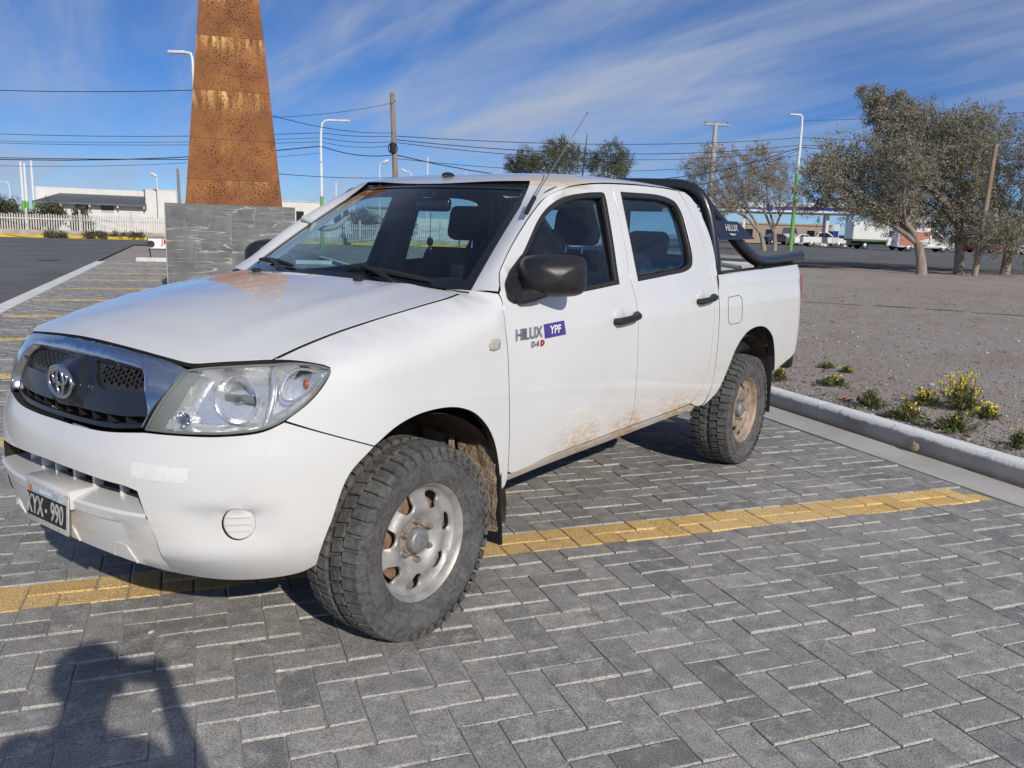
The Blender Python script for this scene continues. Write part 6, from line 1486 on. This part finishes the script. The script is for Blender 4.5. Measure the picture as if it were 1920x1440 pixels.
vehicle('parked_car', 'small white car parked right of the green lamp post', 'car', 1503, 116, R(25), 'car', 'vehicle_white')
vehicle('parked_pickup', 'white pickup parked beside the fuel station totem', 'pickup truck', 1543, 106, R(-8), 'pickup', 'vehicle_white')
vehicle('box_truck', 'white crew cab box truck with a green skirt under the trees', 'truck', 1641, 100, R(4), 'box', 'vehicle_white')
vehicle('delivery_van', 'white van with orange side graphics behind the tree trunk', 'van', 1728, 94, R(-4), 'van', 'vehicle_white')
vehicle('parked_car', 'dark red car parked before the grey workshop', 'car', 1848, 104, R(8), 'car', 'vehicle_red')
vehicle('parked_car', 'white car at the end of the row by the grey workshop', 'car', 1930, 98, R(10), 'car', 'vehicle_white')
vehicle('parked_car', 'dark car hidden between totem and box truck', 'car', 1583, 112, R(10), 'car', 'vehicle_dark')
# ------------------------------------------------------------------ kerbside weeds, stones, litter
def weed(px, py, w, h, flowers, label, seed):
    rng = np.random.default_rng(seed); d = ray(px, py); t = (.11-CAM.z)/d.z; b = CAM+d*t
    o = empty('flowering_weed' if flowers else 'green_weed', b); tag(o, label, 'weed', 'weeds growing behind the kerb')
    w *= 1.2; h *= .92; Q = []; sm0 = MB()
    for _ in range(int(26+w*160)):
        a = rng.uniform(0, 6.283); rr = w*abs(rng.normal(0, .55)); hh = h*max(.15, 1-(rr/w)**1.3*.8)*rng.uniform(.35, 1.0)
        p0 = np.array([math.cos(a)*rr*.35, math.sin(a)*rr*.30, 0]); p1 = np.array([math.cos(a)*rr*1.05, math.sin(a)*rr*.85, hh])
        sm0.tube([p0, p0*.5+p1*.5+np.array([0, 0, hh*.18]), p1], .0016, 3, cap=False)
        nl_ = 11; t_ = rng.uniform(.15, 1.0, nl_)[:, None]; P = p0+(p1-p0)*t_+rng.normal(0, .010, (nl_, 3)); P[:, 2] = np.maximum(P[:, 2], .004)
        A = (p1-p0)/np.linalg.norm(p1-p0)*.5+rng.normal(0, .6, (nl_, 3)); A /= np.linalg.norm(A, axis=1)[:, None]; B = np.cross(A, rng.normal(0, 1, (nl_, 3))); B /= np.linalg.norm(B, axis=1)[:, None]
        s_ = rng.uniform(.5, 1.3, (nl_, 1)); a_ = A*.027*s_; b_ = B*.0062*s_; Q.append(np.stack([P-a_, P+b_, P+a_, P-b_], 1))
    quads_obj('foliage', np.concatenate(Q), 'leaf_green', o); tag(sm0.build('stems', 'leaf_dark', o), kind='stuff')
    if flowers:
        fm = MB(); sm_ = MB()
        for _ in range(flowers):
            a = Vector((rng.uniform(-w, w)*.62, rng.uniform(-w, w)*.42, 0)); tip = a*1.15+Vector((rng.normal(0, .02), rng.normal(0, .02), h*rng.uniform(.55, 1.15)))
            sm_.tube([a*.5, a.lerp(tip, .6), tip], .0022, 4, cap=False)
            for _ in range(7):
                c = tip+Vector((rng.normal(0, .013), rng.normal(0, .013), rng.normal(0, .012))); n1 = Vector(rng.normal(0, 1, 3)).normalized(); n2 = n1.orthogonal().normalized(); n3 = n1.cross(n2); r_ = .0085
                fm.add([c+n2*r_, c+n3*r_, c-n2*r_, c-n3*r_], [(0, 1, 2, 3)])
        sm_.build('stalks', 'leaf_green', o); tag(fm.build('petals', 'petal_yellow', o, None), kind='stuff')
    return o
mat('petal_yellow', (.72, .56, .02), .6, var=.12, vscale=30)
for a in ((1462, 712, .10, .14, 8, 'weed with a few yellow flowers just behind the rear wheel'), (1549, 688, .09, .05, 1, 'tiny weed tuft out on the gravel'), (1588, 697, .08, .05, 3, 'small weed tuft with one yellow bloom on the gravel'), (1560, 720, .17, .10, 6, 'low spreading green weed between two small tufts'),
          (1632, 762, .17, .18, 0, 'bushy green weed nearest the orange litter behind the kerb'), (1697, 786, .17, .15, 7, 'green weed with sparse yellow heads close to the kerb'), (1800, 765, .22, .27, 46, 'tallest weed, crowned with many yellow flowers'), (1790, 806, .20, .17, 5, 'dark green weed clump leaning on the kerb'), (1735, 757, .14, .12, 20, 'thin stalks of yellow flowers between two green weeds'), (1850, 782, .12, .10, 12, 'low yellow flowers right of the tallest weed'), (1912, 838, .12, .12, 1, 'green weed tuft at the kerb where it meets the frame edge')):
    weed(*a, seed=int(a[0]))
def stone_kind(r, rng):
    m = MB(); m.ball((0, 0, 0), r, r*.8, r*.55, 6, 4); m.v = [(x*rng.uniform(.75, 1.2), y*rng.uniform(.75, 1.2), z*rng.uniform(.7, 1.1)) for x, y, z in m.v]; return m
rs_ = random.Random(9)
mat('pebble', (.22, .19, .165), .9, col2=(.42, .37, .33), vscale=1.7)
def island_mat():
    m, n, l, p = nt('pebbles'); g = n.new('ShaderNodeNewGeometry'); p.inputs['Roughness'].default_value = .9
    l.new(ramp(n, l, g.outputs['Random Per Island'], [(0, (.11, .095, .085)), (.4, (.22, .19, .165)), (.8, (.33, .29, .255)), (1, (.50, .47, .43))]), p.inputs['Base Color'])
island_mat()
sk = [stone_kind(1., rs_) for _ in range(8)]; V = []; F = []
for i in range(30000):
    q = .04+22*rs_.random()**2.0; e = -4.68-q; n_ = rs_.uniform(-16, 7)
    if rs_.random() > .25 and not in_view(EN(e, n_, .1)): continue
    r = rs_.uniform(.006, .017)*(1 if rs_.random() > .03 else 2.2); k = sk[rs_.randrange(8)]; a = rs_.uniform(0, 6.3); c, s = math.cos(a)*r, math.sin(a)*r; P = EN(e, n_, terr(e, n_)+r*.2)
    b0 = len(V); V += [(P.x+c*x-s*y, P.y+s*x+c*y, P.z+z*r) for x, y, z in k.v]; F += [tuple(j+b0 for j in f) for f in k.f]
g_ = link('gravel', mesh('gravel', V, F), 'pebbles'); tag(g_, 'loose small stones scattered over the gravel lot', 'gravel', kind='stuff')
def ground_at(px, py, z=0.): d = ray(px, py); return CAM+d*((z-CAM.z)/d.z)
# dark wet rut across the lot
mat('wet_earth', (.085, .075, .068), .6, col2=(.20, .175, .155), vscale=2.5)
mat('dry_earth', (.20, .155, .115), .95, col2=(.40, .34, .28), vscale=7, bscale=30, bstr=.6, bdist=.02)
def rut(name, pts, w0, m, seed, dz=.012):
    rr = random.Random(seed); P = catmull([ground_at(px, py, .115) for px, py in pts], .25); b = MB(); L = []
    for i, p in enumerate(P):
        t = (P[min(i+1, len(P)-1)]-P[max(0, i-1)]).normalized(); n_ = Vector((-t.y, t.x, 0)); k = i/(len(P)-1)
        w = w0*(.25+.75*math.sin(PI*min(1, k*1.05+.02))**.4)*(1+.6*noise.noise(Vector((p.x*1.3, p.y*1.3, seed)))); z = terr(*to_en(p))+dz
        L.append((p+n_*w*rr.uniform(.8, 1.2), p-n_*w*rr.uniform(.8, 1.2), z))
    v = []
    for a, c, z in L: v += [(a.x, a.y, z), (c.x, c.y, z)]
    b.add(v, [(2*i, 2*i+1, 2*i+3, 2*i+2) for i in range(len(L)-1)]).fixn(); o = b.build(name, m, None, None)
    if o.data.polygons[0].normal.z < 0: o.data.flip_normals()
    o['kind'] = 'structure'; return o
rut('wet_rut', [(1640, 572), (1690, 575), (1722, 577)], .16, 'wet_earth', 3, .006); rut('wet_rut', [(1735, 578), (1780, 581), (1808, 583)], .17, 'wet_earth', 5, .006); rut('wet_rut', [(1820, 585), (1890, 589), (1960, 595)], .10, 'wet_earth', 8, .006); rut('wet_rut', [(1500, 565), (1560, 568), (1620, 572)], .07, 'wet_earth', 9, .006)
rd_p = [(-4.44, -.5), (-4.47, .3), (-4.45, 1.2), (-4.43, 2.2), (-4.46, 3.2), (-4.45, 4.4)]
dg_ = MB(); L_ = catmull([EN(e, n_, 0) for e, n_ in rd_p], .12); v_ = []
for i, p in enumerate(L_):
    k_ = min(1, i/14, (len(L_)-1-i)/14); w = (-.05+.105*k_)*(1+1.2*k_*noise.noise(p*3.1)); v_ += [p+EE*w+Vector((0, 0, -.0030)), p-EE*.06+Vector((0, 0, -.004+.014*k_))]
dg_.add(v_, [(2*i, 2*i+1, 2*i+3, 2*i+2) for i in range(len(L_)-1)]).fixn(); dgo = dg_.build('gutter_silt', 'dry_earth', None, 60); dgo['kind'] = 'structure'
if dgo.data.polygons[0].normal.z < 0: dgo.data.flip_normals()
# leaf-litter verge under the row of trees, their shade painted in as dark soil
mat('shaded_litter_earth', (.10, .075, .055), .95, col2=(.24, .185, .13), vscale=1.4, bscale=18, bstr=.8, bdist=.03)
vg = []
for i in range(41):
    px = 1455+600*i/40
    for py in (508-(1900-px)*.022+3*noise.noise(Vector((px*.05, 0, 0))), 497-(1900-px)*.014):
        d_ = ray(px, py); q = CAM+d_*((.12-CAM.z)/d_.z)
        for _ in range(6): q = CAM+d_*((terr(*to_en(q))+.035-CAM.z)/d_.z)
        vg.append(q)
vb = MB().add(vg, [(2*i, 2*i+1, 2*i+3, 2*i+2) for i in range(40)]).fixn().build('tree_shade_verge', 'shaded_litter_earth', None, None); vb['kind'] = 'structure'
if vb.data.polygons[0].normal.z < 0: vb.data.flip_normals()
# rock in the gutter, litter, fallen leaves, specks
rk_ = MB().ball((0, 0, .03), .055, .04, .038, 12, 8); rk_.v = [tuple(Vector(p)*(1+.25*noise.noise(Vector(p)*30))) for p in rk_.v]
tag(rk_.build('rock', mat('sandstone', (.26, .19, .12), .95, col2=(.45, .37, .28), vscale=30, bscale=60, bstr=.8, bdist=.01), None, 50, ground_at(1716, 845), .6), 'small brown rock lying in the gutter against the kerb', 'rock')
lt = MB().grid(lambda u, v: (u*.09-.045, v*.04-.02, .012*math.sin(u*7+v*3)), 5, 3); tag(lt.build('litter', mat('litter_orange', (.55, .14, .06), .6), None, 60, ground_at(1583, 746, .125), .4), 'crumpled orange scrap of litter on the earth behind the kerb', 'litter')
for px, py, lb in ((284, 1187, 'small pale dry leaf on the pavers by the front bumper shadow'), (132, 1175, 'tiny pale leaf on the paver next to the yellow stall line'), (525, 1260, 'curled pale leaf on the pavers below the front wheel'), (613, 1352, 'small orange brown leaf on a dark paver'), (1688, 1279, 'pale brown leaf on the open pavers')):
    lf = MB().add([(-.016, 0, .003), (-.004, .007, .006), (.014, .002, .004), (-.002, -.007, .002)], [(0, 3, 2, 1)]); tag(lf.build('fallen_leaf', 'sandstone' if 'orange' in lb or 'brown' in lb else 'pale_concrete', None, None, ground_at(px, py, .002), px*.1), lb, 'leaf')
sp = MB()
for _ in range(420):
    k = rs_.random(); e, n_ = rs_.uniform(-4.0, 2.2), rs_.uniform(-1.5, 4)
    if k < .7:  # in the joints
        e = E0+round((e-E0)/MOD)*MOD+rs_.uniform(-.004, .004)
    r = rs_.uniform(.0012, .0035); P = EN(e, n_, .001); k_ = sk[rs_.randrange(8)]; sp.add([(P.x+x*r, P.y+y*r, P.z+z*r) for x, y, z in k_.v], k_.f)
tag(sp.build('joint_grit', 'brake_rust', None, None), 'specks of dark grit lying in the paver joints', 'grit', kind='stuff')
# ------------------------------------------------------------------ the photographer behind the camera (only the shadow falls into view)
mat('skin', (.45, .27, .19), .55, var=.06); mat('jacket', (.05, .06, .08), .85, var=.15, bscale=120, bstr=.2, bdist=.002); mat('jeans', (.05, .07, .12), .85, var=.15); mat('shoe', (.03, .028, .026), .6); mat('hair', (.025, .018, .012), .7)
def person():
    fw = Vector((CF.x, CF.y, 0)).normalized(); lf = Vector((-fw.y, fw.x, 0))
    base = Vector((CAM.x, CAM.y, 0))-fw*.40+lf*.02; base.z = 0
    o = empty('person', base); tag(o, 'person in dark jacket and jeans holding up a phone beside the pickup', 'person')
    L = lambda f, s, z: fw*f+lf*s+Vector((0, 0, z))
    J = {'pel': (L(0, 0, .93), .15), 'sp': (L(.01, 0, 1.12), .145), 'ch': (L(.0, 0, 1.33), .165), 'nk': (L(.01, 0, 1.47), .062), 'hd0': (L(.03, 0, 1.545), .075), 'hd': (L(.035, 0, 1.62), .098), 'hdt': (L(.02, 0, 1.69), .085)}
    E = [('pel', 'sp'), ('sp', 'ch'), ('ch', 'nk'), ('nk', 'hd0'), ('hd0', 'hd'), ('hd', 'hdt')]
    for s, n_ in ((1, 'l'), (-1, 'r')):
        J.update({'hip'+n_: (L(0, s*.095, .88), .105), 'kn'+n_: (L(.03, s*.12, .49), .068), 'an'+n_: (L(-.01, s*.13, .09), .045), 'toe'+n_: (L(.15, s*.15, .035), .036),
                  'sh'+n_: (L(0, s*.185, 1.40), .072), 'el'+n_: (L(.14, s*.285, 1.19), .048), 'wr'+n_: (L(.335, s*.115, 1.395), .031), 'pa'+n_: (L(.375, s*.085, 1.44), .034)})
        E += [('pel', 'hip'+n_), ('hip'+n_, 'kn'+n_), ('kn'+n_, 'an'+n_), ('an'+n_, 'toe'+n_), ('ch', 'sh'+n_), ('sh'+n_, 'el'+n_), ('el'+n_, 'wr'+n_), ('wr'+n_, 'pa'+n_)]
        for k, (dz, ds, ln) in enumerate(((.055, .0, 1), (.03, -.006, 1.1), (.006, -.008, 1.05), (-.018, -.006, .85))):
            a, b, c = 'f%d1'%k+n_, 'f%d2'%k+n_, 'f%d3'%k+n_
            J[a] = (L(.39, s*(.080+ds), 1.43+dz), .010); J[b] = (L(.40, s*(.062+ds), 1.436+dz), .009); J[c] = (L(.402, s*(.034+ds), 1.438+dz), .008)
            E += [('pa'+n_, a), (a, b), (b, c)]
        J['t1'+n_] = (L(.365, s*.075, 1.475), .011); J['t2'+n_] = (L(.37, s*.050, 1.495), .009); E += [('pa'+n_, 't1'+n_), ('t1'+n_, 't2'+n_)]
    keys = list(J); me = bpy.data.meshes.new('body'); me.from_pydata([J[k][0] for k in keys], [(keys.index(a), keys.index(b)) for a, b in E], []); me.update()
    ob_ = link('body', me, None, o); me.materials.append(MATS['jacket'])
    md_ = ob_.modifiers.new('skin', 'SKIN'); md_.use_smooth_shade = True
    for k, sv in zip(keys, me.skin_vertices[0].data): sv.radius = (J[k][1], J[k][1]); sv.use_root = (k == 'pel')
    ob_.modifiers.new('sub', 'SUBSURF').levels = 2; ob_.modifiers['sub'].render_levels = 2
    dg = bpy.context.evaluated_depsgraph_get(); nm = bpy.data.meshes.new_from_object(ob_.evaluated_get(dg)); ob_.modifiers.clear(); ob_.data = nm; nm.name = 'body'
    nm.materials.clear()
    for q in ('jacket', 'jeans', 'skin', 'shoe'): nm.materials.append(MATS[q])
    for p_ in nm.polygons:
        c = p_.center; f_ = c.dot(fw)
        p_.material_index = 3 if c.z < .085 else 1 if c.z < .94 else 2 if (c.z > 1.46 and abs(c.dot(lf)) < .12 and f_ < .2) or f_ > .335 else 0
        p_.use_smooth = True
    h = MB().ball(tuple(L(.015, 0, 1.66)), .105, .105, .10, 20, 12); h.v = [p for p in h.v]; h.build('hair', 'hair', o, 60)
    fc = MB().ball(tuple(L(.135, 0, 1.60)), .018, .016, .026, 10, 8).build('nose', 'skin', o, 60)
    for s in (1, -1):
        MB().ball(tuple(L(.122, s*.034, 1.628)), .012, .014, .009, 10, 8).build('eye', 'plate_white', o, 60); MB().ball(tuple(L(.03, s*.10, 1.605)), .022, .012, .034, 10, 8).build('ear', 'skin', o, 60)
    MB().ball(tuple(L(.122, 0, 1.555)), .014, .026, .007, 10, 8).build('mouth', mat('lips', (.35, .14, .11), .5), o, 60)
    # the phone itself, its lens where the picture is taken from
    a = math.atan2(fw.y, fw.x); ph = MB().bbox(-.0045, .0045, -.078, .078, -.037, .037, .004, 2, Matrix.Rotation(a, 4, 'Z'))
    po = ph.build('phone', 'gloss_black', None, 40, tuple(CAM-fw*.030-Vector((0, 0, .004)))); tag(po, 'black phone held sideways in both hands of the person', 'phone')
person()
